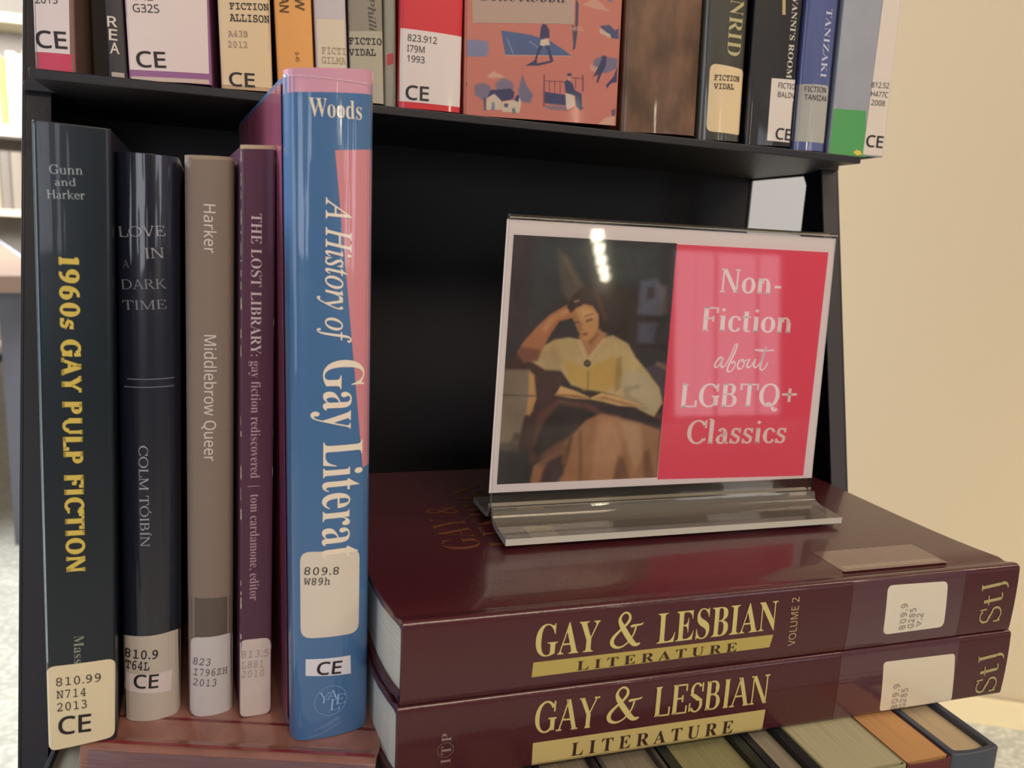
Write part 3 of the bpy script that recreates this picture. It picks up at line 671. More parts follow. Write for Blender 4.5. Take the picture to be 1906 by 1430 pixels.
SIGN = [
  ('P', 'panel', (236, 82, 104), [(87.17, 120.73), (177.36, 120.71), (175.71, 0.57), (87.84, 2.13)], 0, None, 0),
  ('T', 'Non-', 'roman', (114.15, 97.86), (150.34, 97.52), 12.09, (252, 216, 204), None),
  ('T', 'Fiction', 'roman', (105.93, 78.04), (158.57, 77.68), 12.21, (252, 216, 204), None),
  ('S', [(120.18, 63.4), (118.22, 64.67), (116.35, 63.13), (115.01, 60.56), (115.86, 59.41), (117.61, 60.7), (119.39, 63.91), (118.71, 61.34), (119.5, 59.42), (121.51, 61.03), (123.94, 65.86), (125.53, 70.23), (126.42, 71.53), (127.1, 70.63), (126.01, 67.03), (123.76, 62.0), (122.66, 58.46), (123.75, 57.17), (125.82, 58.46), (127.07, 61.23), (126.05, 62.52), (124.85, 61.36)], 0.95, (252, 216, 204)),
  ('S', [(129.5, 63.44), (128.49, 61.04), (128.92, 59.04), (130.87, 58.91), (132.26, 61.05), (131.73, 63.32), (130.52, 63.57), (131.67, 62.54), (133.94, 63.45)], 0.95, (252, 216, 204)),
  ('S', [(135.37, 63.98), (134.1, 60.6), (135.13, 59.31), (137.18, 61.06), (138.81, 63.99), (138.2, 60.61), (139.31, 59.44), (141.38, 61.07), (142.74, 63.69), (144.57, 70.41)], 0.95, (252, 216, 204)),
  ('S', [(144.57, 70.41), (142.79, 63.23), (142.1, 59.31), (143.36, 58.14), (145.32, 59.58), (146.56, 62.07)], 0.95, (252, 216, 204)),
  ('S', [(138.07, 68.66), (143.75, 68.32), (149.78, 68.49)], 0.95, (252, 216, 204)),
  ('T', 'LGBTQ+', 'roman', (97.46, 39.03), (166.46, 38.66), 12.17, (252, 216, 204), None),
  ('T', 'Classics', 'roman', (102.4, 20.04), (162.32, 18.96), 12.3, (252, 216, 204), None),
]
PICTURE = [
  ((52,50,52),[(-0.05,1.034),(1.036,1.031),(0.967,0.759),(-0.052,0.74)],40,1),
  ((78,62,66),[(-0.017,1.014),(0.139,1.007),(0.193,0.788),(0.137,0.571),(-0.036,0.57),(-0.037,0.74)],26,0.7),
  ((66,72,72),[(0.14,0.999),(0.462,0.989),(0.447,0.837),(0.262,0.746),(0.143,0.658),(0.106,0.871)],26,0.8),
  ((72,80,78),[(0.478,0.989),(0.902,0.982),(0.902,0.848),(0.582,0.818)],26,0.8),
  ((58,44,38),[(0.583,0.807),(0.908,0.803),(0.908,0.532),(0.644,0.575)],20,0.8),
  ((104,92,76),[(0.258,0.956),(0.333,0.924),(0.414,0.836),(0.459,0.782),(0.353,0.743),(0.313,0.779),(0.281,0.865)],8,0.8),
  ((120,106,88),[(0.291,0.923),(0.313,0.928),(0.409,0.818),(0.384,0.813)],4,0.7),
  ((105,108,122),[(0.782,0.84),(0.891,0.852),(0.954,0.804),(0.933,0.695),(0.78,0.697)],8,0.8),
  ((70,56,56),[(0.827,0.812),(0.875,0.818),(0.882,0.767),(0.837,0.761)],5,0.8),
  ((98,100,118),[(0.79,0.666),(0.915,0.668),(0.902,0.577),(0.795,0.576)],8,0.7),
  ((125,105,92),[(0.895,0.825),(0.965,0.827),(0.972,0.714),(0.933,0.691)],7,0.5),
  ((48,40,40),[(0.766,0.693),(0.993,0.692),(0.986,0.669),(0.769,0.67)],3,0.8),
  ((48,40,40),[(0.781,0.576),(0.991,0.573),(0.987,0.55),(0.777,0.554)],3,0.8),
  ((78,54,50),[(-0.018,0.51),(0.142,0.52),(0.243,0.472),(0.353,0.441),(0.366,0.386),(0.325,0.308),(0.237,0.221),(0.2,0.11),(0.104,0.112),(-0.008,0.441)],10,1),
  ((140,122,100),[(-0.057,0.467),(0.147,0.467),(0.175,0.441),(0.187,0.299),(0.135,0.275),(0.102,0.13),(-0.033,0.148)],4,1),
  ((198,152,96),[(0.141,0.463),(0.178,0.446),(0.201,0.349),(0.167,0.277),(0.143,0.288),(0.148,0.365)],4,1),
  ((92,76,62),[(-0.016,0.368),(0.2,0.362),(0.2,0.356),(-0.016,0.362)],2,0.8),
  ((85,70,58),[(0.078,0.212),(0.12,0.205),(0.117,0.174),(0.065,0.175)],5,0.7),
  ((88,78,66),[(-0.013,0.177),(0.098,0.166),(0.151,0.12),(-0.009,0.133)],8,0.8),
  ((64,60,58),[(-0.04,0.133),(0.199,0.119),(0.262,-0.015),(-0.027,-0.005)],12,1),
  ((92,76,86),[(0.812,0.463),(1.0,0.504),(1.018,0.371),(0.994,0.336),(0.92,0.44)],6,0.9),
  ((150,118,96),[(0.936,0.504),(1.018,0.477),(1.017,0.458),(0.925,0.486)],4,0.8),
  ((110,72,60),[(0.214,0.287),(0.337,0.348),(0.539,0.324),(0.743,0.322),(0.995,0.274),(1.0,0.18),(0.824,0.234),(0.579,0.269),(0.419,0.204),(0.298,0.108),(0.186,0.088)],8,1),
  ((54,44,42),[(0.251,0.243),(0.34,0.326),(0.508,0.302),(0.578,0.279),(0.426,0.204),(0.325,0.161),(0.232,0.109),(0.203,0.141)],8,1),
  ((62,48,52),[(0.539,0.324),(0.743,0.322),(0.873,0.289),(0.999,0.243),(0.999,0.19),(0.859,0.234),(0.611,0.287)],7,1),
  ((170,122,84),[(0.414,0.184),(0.513,0.257),(0.611,0.283),(0.822,0.248),(0.989,0.208),(1.007,-0.038),(0.196,-0.013),(0.211,0.07),(0.329,0.125)],6,1),
  ((194,148,106),[(0.585,0.272),(0.715,0.268),(0.751,0.12),(0.715,-0.017),(0.578,-0.013),(0.576,0.147)],12,0.7),
  ((205,165,128),[(0.717,0.254),(0.859,0.234),(0.894,0.094),(0.85,0.025),(0.783,0.143)],10,0.6),
  ((122,84,60),[(0.715,-0.017),(0.729,0.098),(0.764,0.092),(0.834,-0.021)],8,0.8),
  ((120,84,62),[(0.901,0.117),(0.929,0.121),(0.989,-0.014),(0.912,-0.019)],7,0.7),
  ((112,78,58),[(0.471,0.217),(0.491,0.216),(0.517,-0.011),(0.496,-0.011)],5,0.5),
  ((100,70,52),[(0.414,0.186),(0.44,0.195),(0.408,0.06),(0.371,0.038)],5,0.7),
  ((132,88,66),[(0.279,0.126),(0.389,0.173),(0.397,0.106),(0.329,0.062),(0.243,0.073)],8,0.8),
  ((74,54,60),[(0.266,0.041),(0.294,0.086),(0.377,0.106),(0.397,0.038),(0.351,-0.017),(0.265,-0.015)],7,0.9),
  ((202,176,124),[(0.144,0.502),(0.181,0.546),(0.279,0.588),(0.369,0.599),(0.429,0.591),(0.49,0.512),(0.58,0.601),(0.64,0.609),(0.74,0.576),(0.795,0.52),(0.887,0.452),(0.965,0.389),(0.995,0.325),(0.946,0.265),(0.851,0.294),(0.741,0.345),(0.601,0.373),(0.499,0.383),(0.404,0.401),(0.331,0.463),(0.234,0.467)],4,1),
  ((178,152,112),[(0.189,0.528),(0.281,0.564),(0.339,0.516),(0.338,0.459),(0.24,0.467)],10,0.6),
  ((200,164,86),[(0.353,0.503),(0.488,0.472),(0.651,0.521),(0.704,0.477),(0.692,0.404),(0.607,0.373),(0.519,0.383),(0.482,0.378),(0.381,0.428)],8,0.9),
  ((150,122,70),[(0.672,0.513),(0.705,0.522),(0.728,0.395),(0.676,0.368)],5,0.6),
  ((192,176,142),[(0.726,0.463),(0.852,0.454),(0.959,0.385),(0.981,0.325),(0.938,0.274),(0.835,0.308),(0.741,0.345),(0.706,0.404)],7,0.8),
  ((150,130,100),[(0.734,0.395),(0.823,0.404),(0.846,0.39),(0.765,0.368),(0.906,0.302),(0.872,0.293),(0.741,0.34)],4,0.5),
  ((112,90,58),[(0.496,0.463),(0.506,0.463),(0.512,0.387),(0.501,0.387)],3,0.6),
  ((190,138,92),[(0.427,0.604),(0.522,0.645),(0.599,0.615),(0.559,0.557),(0.504,0.512),(0.459,0.552)],4,1),
  ((150,104,70),[(0.481,0.592),(0.531,0.623),(0.552,0.614),(0.504,0.57)],4,0.7),
  ((186,124,84),[(0.067,0.536),(0.095,0.575),(0.177,0.645),(0.242,0.689),(0.316,0.721),(0.366,0.739),(0.403,0.727),(0.417,0.692),(0.36,0.674),(0.303,0.664),(0.257,0.612),(0.218,0.555),(0.191,0.507),(0.109,0.498)],3,1),
  ((214,158,108),[(0.238,0.672),(0.311,0.708),(0.362,0.717),(0.345,0.691),(0.277,0.668),(0.224,0.62),(0.204,0.628)],5,0.8),
  ((132,84,68),[(0.062,0.528),(0.09,0.558),(0.2,0.546),(0.191,0.502),(0.11,0.493)],6,0.8),
  ((60,42,36),[(0.342,0.721),(0.369,0.77),(0.418,0.799),(0.476,0.809),(0.531,0.793),(0.573,0.752),(0.594,0.712),(0.626,0.669),(0.617,0.633),(0.571,0.624),(0.54,0.663),(0.528,0.707),(0.492,0.728),(0.438,0.736),(0.401,0.722),(0.37,0.7)],3,1),
  ((104,72,58),[(0.512,0.784),(0.548,0.76),(0.574,0.716),(0.599,0.673),(0.573,0.668),(0.532,0.729)],4,0.7),
  ((206,156,100),[(0.379,0.683),(0.401,0.718),(0.445,0.736),(0.499,0.728),(0.539,0.694),(0.545,0.65),(0.526,0.61),(0.488,0.587),(0.455,0.591),(0.417,0.631)],3,1),
  ((168,118,76),[(0.379,0.683),(0.396,0.705),(0.424,0.662),(0.447,0.6),(0.417,0.631)],4,0.7),
  ((226,180,122),[(0.434,0.714),(0.488,0.711),(0.511,0.685),(0.444,0.684)],6,0.7),
  ((110,74,54),[(0.391,0.661),(0.423,0.666),(0.424,0.659),(0.395,0.655)],2,0.9),
  ((110,74,54),[(0.463,0.669),(0.501,0.678),(0.505,0.671),(0.467,0.662)],2,0.9),
  ((124,84,58),[(0.451,0.688),(0.502,0.698),(0.506,0.693),(0.454,0.684)],2,0.7),
  ((160,108,70),[(0.43,0.662),(0.44,0.662),(0.437,0.633),(0.457,0.629),(0.431,0.629)],2,0.8),
  ((158,84,64),[(0.446,0.616),(0.482,0.618),(0.476,0.609),(0.453,0.607)],2,0.9),
  ((210,150,110),[(0.378,0.748),(0.417,0.753),(0.411,0.744),(0.386,0.74)],2,0.8),
  ((222,196,150),[(0.422,0.587),(0.442,0.591),(0.496,0.521),(0.578,0.597),(0.595,0.593),(0.505,0.499),(0.485,0.499)],2,0.7),
  ((70,52,44),[(0.472,0.499),(0.491,0.508),(0.512,0.499),(0.514,0.485),(0.495,0.476),(0.474,0.485)],2,1),
  ((190,180,165),[(0.486,0.496),(0.499,0.496),(0.5,0.49),(0.486,0.49)],1.5,1),
  ((212,172,112),[(0.303,0.362),(0.315,0.37),(0.338,0.401),(0.439,0.379),(0.529,0.351),(0.594,0.371),(0.705,0.354),(0.891,0.307),(0.814,0.308),(0.71,0.313),(0.605,0.332),(0.537,0.34),(0.403,0.348)],2,1),
  ((150,100,66),[(0.316,0.368),(0.421,0.363),(0.529,0.349),(0.537,0.342),(0.402,0.354),(0.31,0.359)],2,0.8),
  ((164,118,78),[(0.543,0.347),(0.616,0.355),(0.742,0.331),(0.863,0.31),(0.779,0.313),(0.639,0.337)],2,0.7),
]
COVER_ART = [
  ((112,122,150),[(0.011,0.493),(0.146,0.493),(0.154,0.439),(0.138,0.392),(0.019,0.384)],3,0.9),
  ((72,88,124),[(0.223,0.571),(0.309,0.566),(0.399,0.562),(0.525,0.533),(0.605,0.491),(0.672,0.448),(0.253,0.414)],1.5,1),
  ((150,155,170),[(0.257,0.526),(0.263,0.526),(0.305,0.426),(0.299,0.425)],1,0.8),
  ((150,155,170),[(0.4,0.52),(0.472,0.478),(0.465,0.474),(0.397,0.512)],1,0.6),
  ((190,160,135),[(0.253,0.414),(0.672,0.45),(0.672,0.444),(0.253,0.408)],1,0.8),
  ((50,50,84),[(0.468,0.618),(0.48,0.64),(0.501,0.636),(0.522,0.603),(0.524,0.554),(0.463,0.54)],1.5,1),
  ((205,180,150),[(0.47,0.534),(0.517,0.546),(0.529,0.505),(0.498,0.502),(0.492,0.494),(0.465,0.498)],1.5,1),
  ((50,50,84),[(0.461,0.498),(0.485,0.493),(0.453,0.426),(0.448,0.383),(0.434,0.389)],1.5,1),
  ((50,50,84),[(0.505,0.495),(0.522,0.497),(0.545,0.435),(0.553,0.4),(0.536,0.399)],1.5,1),
  ((50,50,84),[(0.381,0.356),(0.44,0.397),(0.455,0.377),(0.556,0.408),(0.543,0.392),(0.455,0.363)],1.5,1),
  ((70,60,84),[(0.682,0.831),(0.703,0.799),(0.703,0.637),(0.691,0.5),(0.674,0.484),(0.686,0.635)],1.5,1),
  ((70,60,84),[(0.664,0.65),(0.675,0.651),(0.688,0.564),(0.679,0.527)],1.5,0.9),
  ((198,150,122),[(0.725,0.791),(0.809,0.85),(0.904,0.773),(0.819,0.777)],3,0.8),
  ((198,150,122),[(0.651,0.631),(0.72,0.653),(0.749,0.62),(0.665,0.618)],3,0.6),
  ((70,72,108),[(0.845,0.666),(0.911,0.681),(0.949,0.649),(0.973,0.666),(0.976,0.594),(0.933,0.597)],2,1),
  ((195,165,140),[(0.849,0.652),(0.922,0.617),(0.919,0.595),(0.847,0.623)],1.5,1),
  ((90,96,128),[(0.819,0.44),(0.868,0.467),(0.975,0.463),(0.979,0.394),(0.895,0.353),(0.815,0.389)],4,0.8),
  ((200,160,135),[(0.793,0.402),(0.843,0.392),(0.851,0.356),(0.801,0.366)],3,0.7),
  ((54,50,84),[(0.875,0.475),(0.903,0.47),(0.899,0.404),(0.867,0.336),(0.851,0.283),(0.84,0.289),(0.852,0.342),(0.817,0.324),(0.811,0.309),(0.856,0.408)],1.5,1),
  ((54,50,84),[(0.978,0.412),(0.983,0.302),(0.94,0.291),(0.914,0.251),(0.905,0.273),(0.953,0.336)],1.5,1),
  ((104,104,128),[(0.073,0.201),(0.125,0.219),(0.165,0.202),(0.166,0.138),(0.127,0.106),(0.074,0.137)],4,0.8),
  ((104,104,128),[(0.197,0.226),(0.249,0.266),(0.303,0.235),(0.311,0.186),(0.205,0.177)],4,0.8),
  ((96,98,122),[(0.362,0.29),(0.391,0.221),(0.433,0.167),(0.415,0.108),(0.353,0.117),(0.338,0.188)],4,0.9),
  ((200,160,134),[(0.141,0.263),(0.183,0.302),(0.263,0.267),(0.164,0.254)],3,0.8),
  ((198,176,150),[(0.146,0.115),(0.185,0.161),(0.233,0.115),(0.241,0.051),(0.144,0.044)],1.5,1),
  ((198,176,150),[(0.239,0.105),(0.313,0.121),(0.345,0.16),(0.36,0.104),(0.349,0.038),(0.241,0.037)],1.5,1),
  ((52,52,86),[(0.153,0.13),(0.168,0.177),(0.291,0.195),(0.315,0.172),(0.309,0.128),(0.239,0.108),(0.192,0.154)],1.5,1),
  ((52,52,86),[(0.313,0.121),(0.332,0.159),(0.349,0.153),(0.34,0.109)],1.5,1),
  ((70,70,96),[(0.127,0.121),(0.14,0.122),(0.145,0.04),(0.131,0.039)],1.5,0.9),
  ((120,120,140),[(0.177,0.096),(0.196,0.098),(0.197,0.044),(0.174,0.042)],1.5,0.9),
  ((90,110,100),[(0.301,0.063),(0.321,0.072),(0.328,0.036),(0.305,0.031)],1.5,0.9),
  ((70,70,96),[(0.253,0.095),(0.28,0.097),(0.277,0.068),(0.254,0.07)],1,0.9),
  ((104,98,120),[(0.49,0.103),(0.67,0.11),(0.658,0.076),(0.532,0.074)],3,0.7),
  ((52,54,92),[(0.498,0.194),(0.64,0.184),(0.653,0.112),(0.503,0.115)],1.5,1),
  ((120,66,76),[(0.494,0.305),(0.503,0.306),(0.509,0.097),(0.497,0.096)],1.5,1),
  ((120,66,76),[(0.499,0.27),(0.664,0.274),(0.665,0.267),(0.499,0.263)],1,1),
  ((120,66,76),[(0.53,0.266),(0.536,0.266),(0.539,0.19),(0.532,0.19)],1,0.9),
  ((120,66,76),[(0.564,0.265),(0.571,0.266),(0.573,0.19),(0.567,0.189)],1,0.9),
  ((120,66,76),[(0.599,0.268),(0.605,0.269),(0.608,0.189),(0.601,0.188)],1,0.9),
  ((120,66,76),[(0.743,0.328),(0.753,0.329),(0.758,0.216),(0.747,0.215)],1.5,1),
  ((120,66,76),[(0.67,0.307),(0.754,0.307),(0.755,0.3),(0.67,0.3)],1,1),
  ((120,66,76),[(0.698,0.306),(0.705,0.306),(0.708,0.234),(0.701,0.233)],1,0.9),
  ((205,178,155),[(0.639,0.192),(0.695,0.196),(0.705,0.116),(0.657,0.083),(0.646,0.104)],1.5,1),
  ((48,50,86),[(0.63,0.271),(0.65,0.287),(0.679,0.268),(0.701,0.219),(0.745,0.2),(0.751,0.113),(0.762,0.106),(0.742,0.082),(0.713,0.11),(0.703,0.182),(0.639,0.199)],1.5,1),
  ((190,140,118),[(0.649,0.319),(0.67,0.321),(0.671,0.285),(0.654,0.284)],1.5,1),
  ((48,50,86),[(0.645,0.33),(0.673,0.332),(0.673,0.314),(0.649,0.309)],1.5,1),
  ((70,60,90),[(0.949,0.106),(0.985,0.123),(0.995,0.057),(0.959,0.061)],3,0.8),
  ((204,160,132),[(0.853,-0.014),(0.908,0.05),(0.98,0.07),(0.999,-0.019),(0.861,-0.028)],3,0.8),
  ((60,58,92),[(0.015,0.217),(0.027,0.211),(0.021,0.182)],2,0.8),
  ((96,100,130),[(0.884,0.887),(0.926,0.893),(0.922,0.839),(0.894,0.836)],3,0.8),
]
for _d, _it in list(BOOKS.values()) + [(0, VOLUME_TWO), (0, VOLUME_ONE), (0, SIGN)]:
    for _i in _it:
        if _i[0] == 'T': _glyphs(_i[1], _i[2]); cap_height(_i[2])

# ================================================================== THE ROOM
floor_m = bpy.data.materials.new('loop_carpet'); floor_m.use_nodes = True
nt = floor_m.node_tree; n = nt.nodes; p = n['Principled BSDF']; p.inputs['Roughness'].default_value = 0.95
tc = n.new('ShaderNodeTexCoord'); mp_ = n.new('ShaderNodeMapping'); mp_.inputs['Scale'].default_value = (60, 110, 1); mp_.inputs['Rotation'].default_value = (0, 0, 0.5)
vo = n.new('ShaderNodeTexVoronoi'); vo.inputs['Scale'].default_value = 1.0
nz = n.new('ShaderNodeTexNoise'); nz.inputs['Scale'].default_value = 9.0; nz.inputs['Detail'].default_value = 4
ra = n.new('ShaderNodeValToRGB'); ra.color_ramp.elements[0].position = 0.15; ra.color_ramp.elements[1].position = 0.6
ra.color_ramp.elements[0].color = (0.66, 0.64, 0.55, 1); ra.color_ramp.elements[1].color = (0.44, 0.43, 0.37, 1)
mx = n.new('ShaderNodeMix'); mx.data_type = 'RGBA'; mx.blend_type = 'MULTIPLY'; mx.inputs[0].default_value = 0.5
r2 = n.new('ShaderNodeValToRGB'); r2.color_ramp.elements[0].position = 0.35; r2.color_ramp.elements[1].position = 0.6; r2.color_ramp.elements[0].color = (.85, .85, .85, 1)
nt.links.new(tc.outputs['Object'], mp_.inputs[0]); nt.links.new(mp_.outputs[0], vo.inputs['Vector']); nt.links.new(vo.outputs['Distance'], ra.inputs[0])
nt.links.new(tc.outputs['Object'], nz.inputs['Vector']); nt.links.new(nz.outputs['Fac'], r2.inputs[0])
nt.links.new(ra.outputs[0], mx.inputs[6]); nt.links.new(r2.outputs[0], mx.inputs[7]); nt.links.new(mx.outputs[2], p.inputs['Base Color'])
bu = n.new('ShaderNodeBump'); bu.inputs['Strength'].default_value = 0.5; bu.inputs['Distance'].default_value = 0.003
nt.links.new(vo.outputs['Distance'], bu.inputs['Height']); nt.links.new(bu.outputs[0], p.inputs['Normal'])
Z0 = -EYE
v, f = box(-11, 12, -13.2, 11, Z0 - .05, Z0)
tag(link_mesh('floor', v, f, floor_m), kind='structure', label='pale grey loop-pile library carpet')

wall_m = mat((195, 174, 140), 0.85, bump=0.06, scale=(260, 260, 260))
def wall_strip(name, a, b, z0, z1, th, material):
    d = Vector((b[0] - a[0], b[1] - a[1])).normalized(); nn = Vector((-d.y, d.x)) * th
    poly = [(a[0], a[1]), (b[0], b[1]), (b[0] + nn.x, b[1] + nn.y), (a[0] + nn.x, a[1] + nn.y)]
    v, f = prism(poly, 2, z0, z1)
    return link_mesh(name, v, f, material)
tag(wall_strip('wall_right', (3.2, 0.194), (0.12, 1.812), Z0, 2.6, -0.12, wall_m), kind='structure', label='beige painted wall beside the book cart')
tag(wall_strip('lit_wall_foot', (3.2, 0.184), (0.12, 1.802), Z0, Z0 + .055, 0.012, mat((226, 204, 158), 0.5)), kind='structure')  # added pale strip, its colour standing in for yellow light at the wall's foot
v, f = box(-11, 12, 11, 11.15, Z0, 2.6)
tag(link_mesh('wall_back', v, f, mat((190, 176, 150), 0.9)), kind='structure')
v, f = box(-11, 12, -13.35, -13.2, Z0, 2.6)
tag(link_mesh('wall_front', v, f, mat((120, 104, 92), 0.9)), kind='structure')
v, f = box(-11, 12, -13.35, 11.15, 2.6, 2.7)
tag(link_mesh('ceiling', v, f, mat((150, 146, 140), 0.9)), kind='structure')

def emission(name, rgb, s):
    m = bpy.data.materials.new(name); m.use_nodes = True
    p = m.node_tree.nodes['Principled BSDF']; p.inputs['Base Color'].default_value = (.8, .8, .8, 1)
    p.inputs['Emission Color'].default_value = rgb + (1,); p.inputs['Emission Strength'].default_value = s
    return m
# the tall window behind the photographer, mirrored in the gloss of the sign and the covers
win_glow = emission('daylight_pane', (0.86, 0.88, 1.0), 3.6)
def big_window(name, x0, x1, z0, z1, k):
    y0, y1 = -13.19, -13.10; t = .08
    w = link_mesh(name, *boxes([(x0, x0 + t, y0, y1, z0, z1), (x1 - t, x1, y0, y1, z0, z1), (x0 + t, x1 - t, y0, y1, z1 - t, z1), (x0 + t, x1 - t, y0, y1, z0, z0 + t)]), mat((170, 165, 160), 0.4))
    tag(w, kind='structure')
    s_ = (x1 - x0 - 2 * t) / k
    for q in range(k):
        xx = x0 + t + q * s_
        v, f = box(xx + .02, xx + s_ - .02 - (.05 if q % 2 else 0), -13.18, -13.14, z0 + t, z1 - t)
        link_mesh('window_pane', v, f, win_glow, w, up=False)
big_window('window_1', 7.5, 10.1, -.93, 2.3, 5)
big_window('window_2', -6.6, -1.4, -.6, 2.3, 5)
# row of pendant lamps behind the photographer
lamp_m = emission('lamp_diffuser', (1.0, 0.90, 0.66), 70.0)
rim_m = mat((90, 88, 86), 0.4, metal=0.4)
for i in range(5):
    dd = 9.1 + i * 1.02
    px_, py_ = 0.16 + dd * (.427 + .0033 * i), .35 - dd
    e = empty('ceiling_lamp', (px_, py_, 1.62), (0, 0, math.radians(22)), label='warm rectangular pendant lamp in the row behind the photographer', cat='lamp', group='pendant lamps in a row')
    v, f = box(-.08, .08, -.42, .42, .012, .07); link_mesh('housing', v, f, rim_m, e)
    v, f = box(-.065, .065, -.40, .40, 0, .012); link_mesh('diffuser', v, f, lamp_m, e)
    v, f = box(-.004, .004, -.3, -.292, .07, .98); link_mesh('cable', v, f, rim_m, e)
    v, f = box(-.004, .004, .292, .3, .07, .98); link_mesh('cable', v, f, rim_m, e)
# a white column seen between the back panel and the right end post of the cart
v, f = box(.33, .575, .76, 1.0, Z0, 2.6)
tag(link_mesh('trim_1', v, f, mat((214, 216, 220), 0.7)), kind='structure', label='white column behind the cart')

# ================================================================== THE CART
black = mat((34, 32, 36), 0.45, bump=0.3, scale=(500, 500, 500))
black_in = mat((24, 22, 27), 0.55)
cart = empty('book_cart', (0.114, 0.53, Z0), label='black metal double-sided library book cart with sloped ends', cat='book cart')
CX, CY = 0.114, 0.53
def cm(name, vf, m, parent=None, bevel=0.0):
    V, F = vf
    V = [(x - CX, y - CY, z + EYE) for x, y, z in V]
    return link_mesh(name, V, F, m, parent or cart, bevel=bevel)
def front(z): return 0.427 + 0.235 * (0.053 - z) * -1
zt, zb = 0.36, -0.82
for s, xa, xb in ((-1, -0.1105, -0.1090), (1, 0.3385, 0.3400)):
    poly = [(front(zb) , zb), (1.06 - front(zb), zb), (1.06 - front(zt), zt), (front(zt), zt)]
    if s > 0:                                              # the right end has an opening beside the front post
        hy0, hy1, hz0, hz1 = .4545, .5190, -.16, .0500
        yf_ = lambda z: front(z)
        V_, F_ = [], []
        for pl_ in ([(front(zb), zb), (1.06 - front(zb), zb), (1.06 - front(hz0), hz0), (front(hz0), hz0)],
                    [(front(hz0), hz0), (hy0, hz0), (hy0, hz1 - .006), (hy0 + .004, hz1), (front(hz1), hz1)],
                    [(hy1, hz0), (1.06 - front(hz0), hz0), (1.06 - front(hz1), hz1), (hy1, hz1)],
                    [(front(hz1), hz1), (1.06 - front(hz1), hz1), (1.06 - front(zt), zt), (front(zt), zt)]):
            v, f = prism(pl_, 0, xa, xb); k_ = len(V_); V_ += v; F_ += [tuple(i + k_ for i in q) for q in f]
        sp = cm('side_panel', (V_, F_), black)
    else:
        sp = cm('side_panel', prism(poly, 0, xa, xb), black, bevel=.0004)
    zt2 = zt if s < 0 else 0.0512
    fx = (xb, xb + .0105) if s < 0 else (xa - .0105, xa)
    pf = [(front(zb), zb), (front(zb) + .0012, zb), (front(zt2) + .0012, zt2), (front(zt2), zt2)]
    cm('front_flange', prism(pf, 0, *fx), mat((66, 60, 60), 0.4) if s > 0 else black, sp)
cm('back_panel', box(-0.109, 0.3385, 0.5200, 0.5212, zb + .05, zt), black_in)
def shelf_z(x): return 0.0579 - 0.0078 * x
def shelf(z_at, yf, x0, x1, th=.0040, lip=.004, jut=None):
    # plate with a folded front lip
    V = []
    fy = jut
    outline = [(x0, yf), (x1, yf), (x1, fy), (0.3383, fy), (0.3383, .5198), (-0.1088, .5198), (-0.1088, fy), (x0, fy)]
    n_ = len(outline)
    V = [(x, y, z_at(x)) for x, y in outline] + [(x, y, z_at(x) - th) for x, y in outline]
    F = [tuple(range(n_)), tuple(range(2 * n_ - 1, n_ - 1, -1))] + [(i, (i + 1) % n_, n_ + (i + 1) % n_, n_ + i) for i in range(n_)]
    return V, F
cm('shelf', shelf(shelf_z, 0.3842, -0.0965, 0.3208, jut=.424), black, bevel=.0005)
cm('shelf', shelf(lambda x: -0.452, 0.215, -0.108, 0.330, th=.02, jut=.31), black, bevel=.001)
cm('shelf', shelf(lambda x: -0.80, 0.20, -0.108, 0.330, th=.02, jut=.31), black, bevel=.001)
for x in (-.07, .30):
    for y in (.30, .76):
        c = cm('caster', prism([(y + .05 * math.cos(a * math.pi / 10), -0.899 + .05 * math.sin(a * math.pi / 10)) for a in range(20)], 0, x - .012, x + .012), mat((30, 30, 32), 0.6), bevel=.003)
        cm('fork', boxes([(x - .018, x - .013, y - .02, y + .02, -.90, -.82), (x + .013, x + .018, y - .02, y + .02, -.90, -.82), (x - .018, x + .018, y - .02, y + .02, -.835, -.82)]), mat((120, 118, 115), 0.35, metal=0.8), c)
# ================================================================== BOOKS OF THE UPPER SHELF AND THE STANDING DISPLAY
PAGE = page_material((205, 190, 160), 0)
PAGE_W = page_material((236, 228, 208), 0)
def place(key, cover, label, group=None, z=None, pg=PAGE, name='book', T=None, W=None, coat=0.0, dy=0.0, **kw):
    d, items = BOOKS[key]
    x, y, zz = d['loc']; lean = math.radians(d['lean']); TT = T or d['T']
    if z is None: z = shelf_z(x)
    z = z + TT / 2000 * abs(math.sin(lean)) + .0001
    e = empty(name, (x, y + dy, z), (0, lean, math.radians(d['yaw'])), label, 'book', group)
    mp = make_book(e, TT, W or d['W'], d['H'], cover, pg, **kw)
    apply_items(items, mp, e, coat=coat)
    return e, mp
film = dict(coat=1.0, coat_bump=0.35)
LAY = -0.2
g1 = 'books standing upright at the left of the display'
place('gunn', mat((22, 32, 38), 0.32, coat=0.4, coat_bump=0.2), 'tall dark green paperback with yellow 1960s title and cream label, leftmost standing', g1, LAY, bulge=.4, corner=1.2, board=.6, groove=False, inset=.2, coat=1.0)
place('love', mat((24, 26, 40), 0.30, coat=1.0, coat_bump=0.9), 'dark navy book in wrinkled clear film, beside the yellow-titled book', g1, LAY, T=21.0, bulge=4.0, corner=2.2, coat=1.0)
place('grey', mat((136, 116, 100), 0.75, bump=.5, scale=(900, 900, 900)), 'taupe grey cloth book between the navy and the purple spines', g1, LAY, T=17.2, bulge=2.6, corner=2.6, bevel=.0012)
e, mp = place('purp', mat((82, 42, 62), 0.4, coat=.3), 'thin purple paperback with white scuffed edges, touching the blue book', g1, LAY, W=130, bulge=.3, corner=.7, board=.5, groove=False, inset=.1)
V, F = [], []
rr = random.Random(3)
b = 8.0
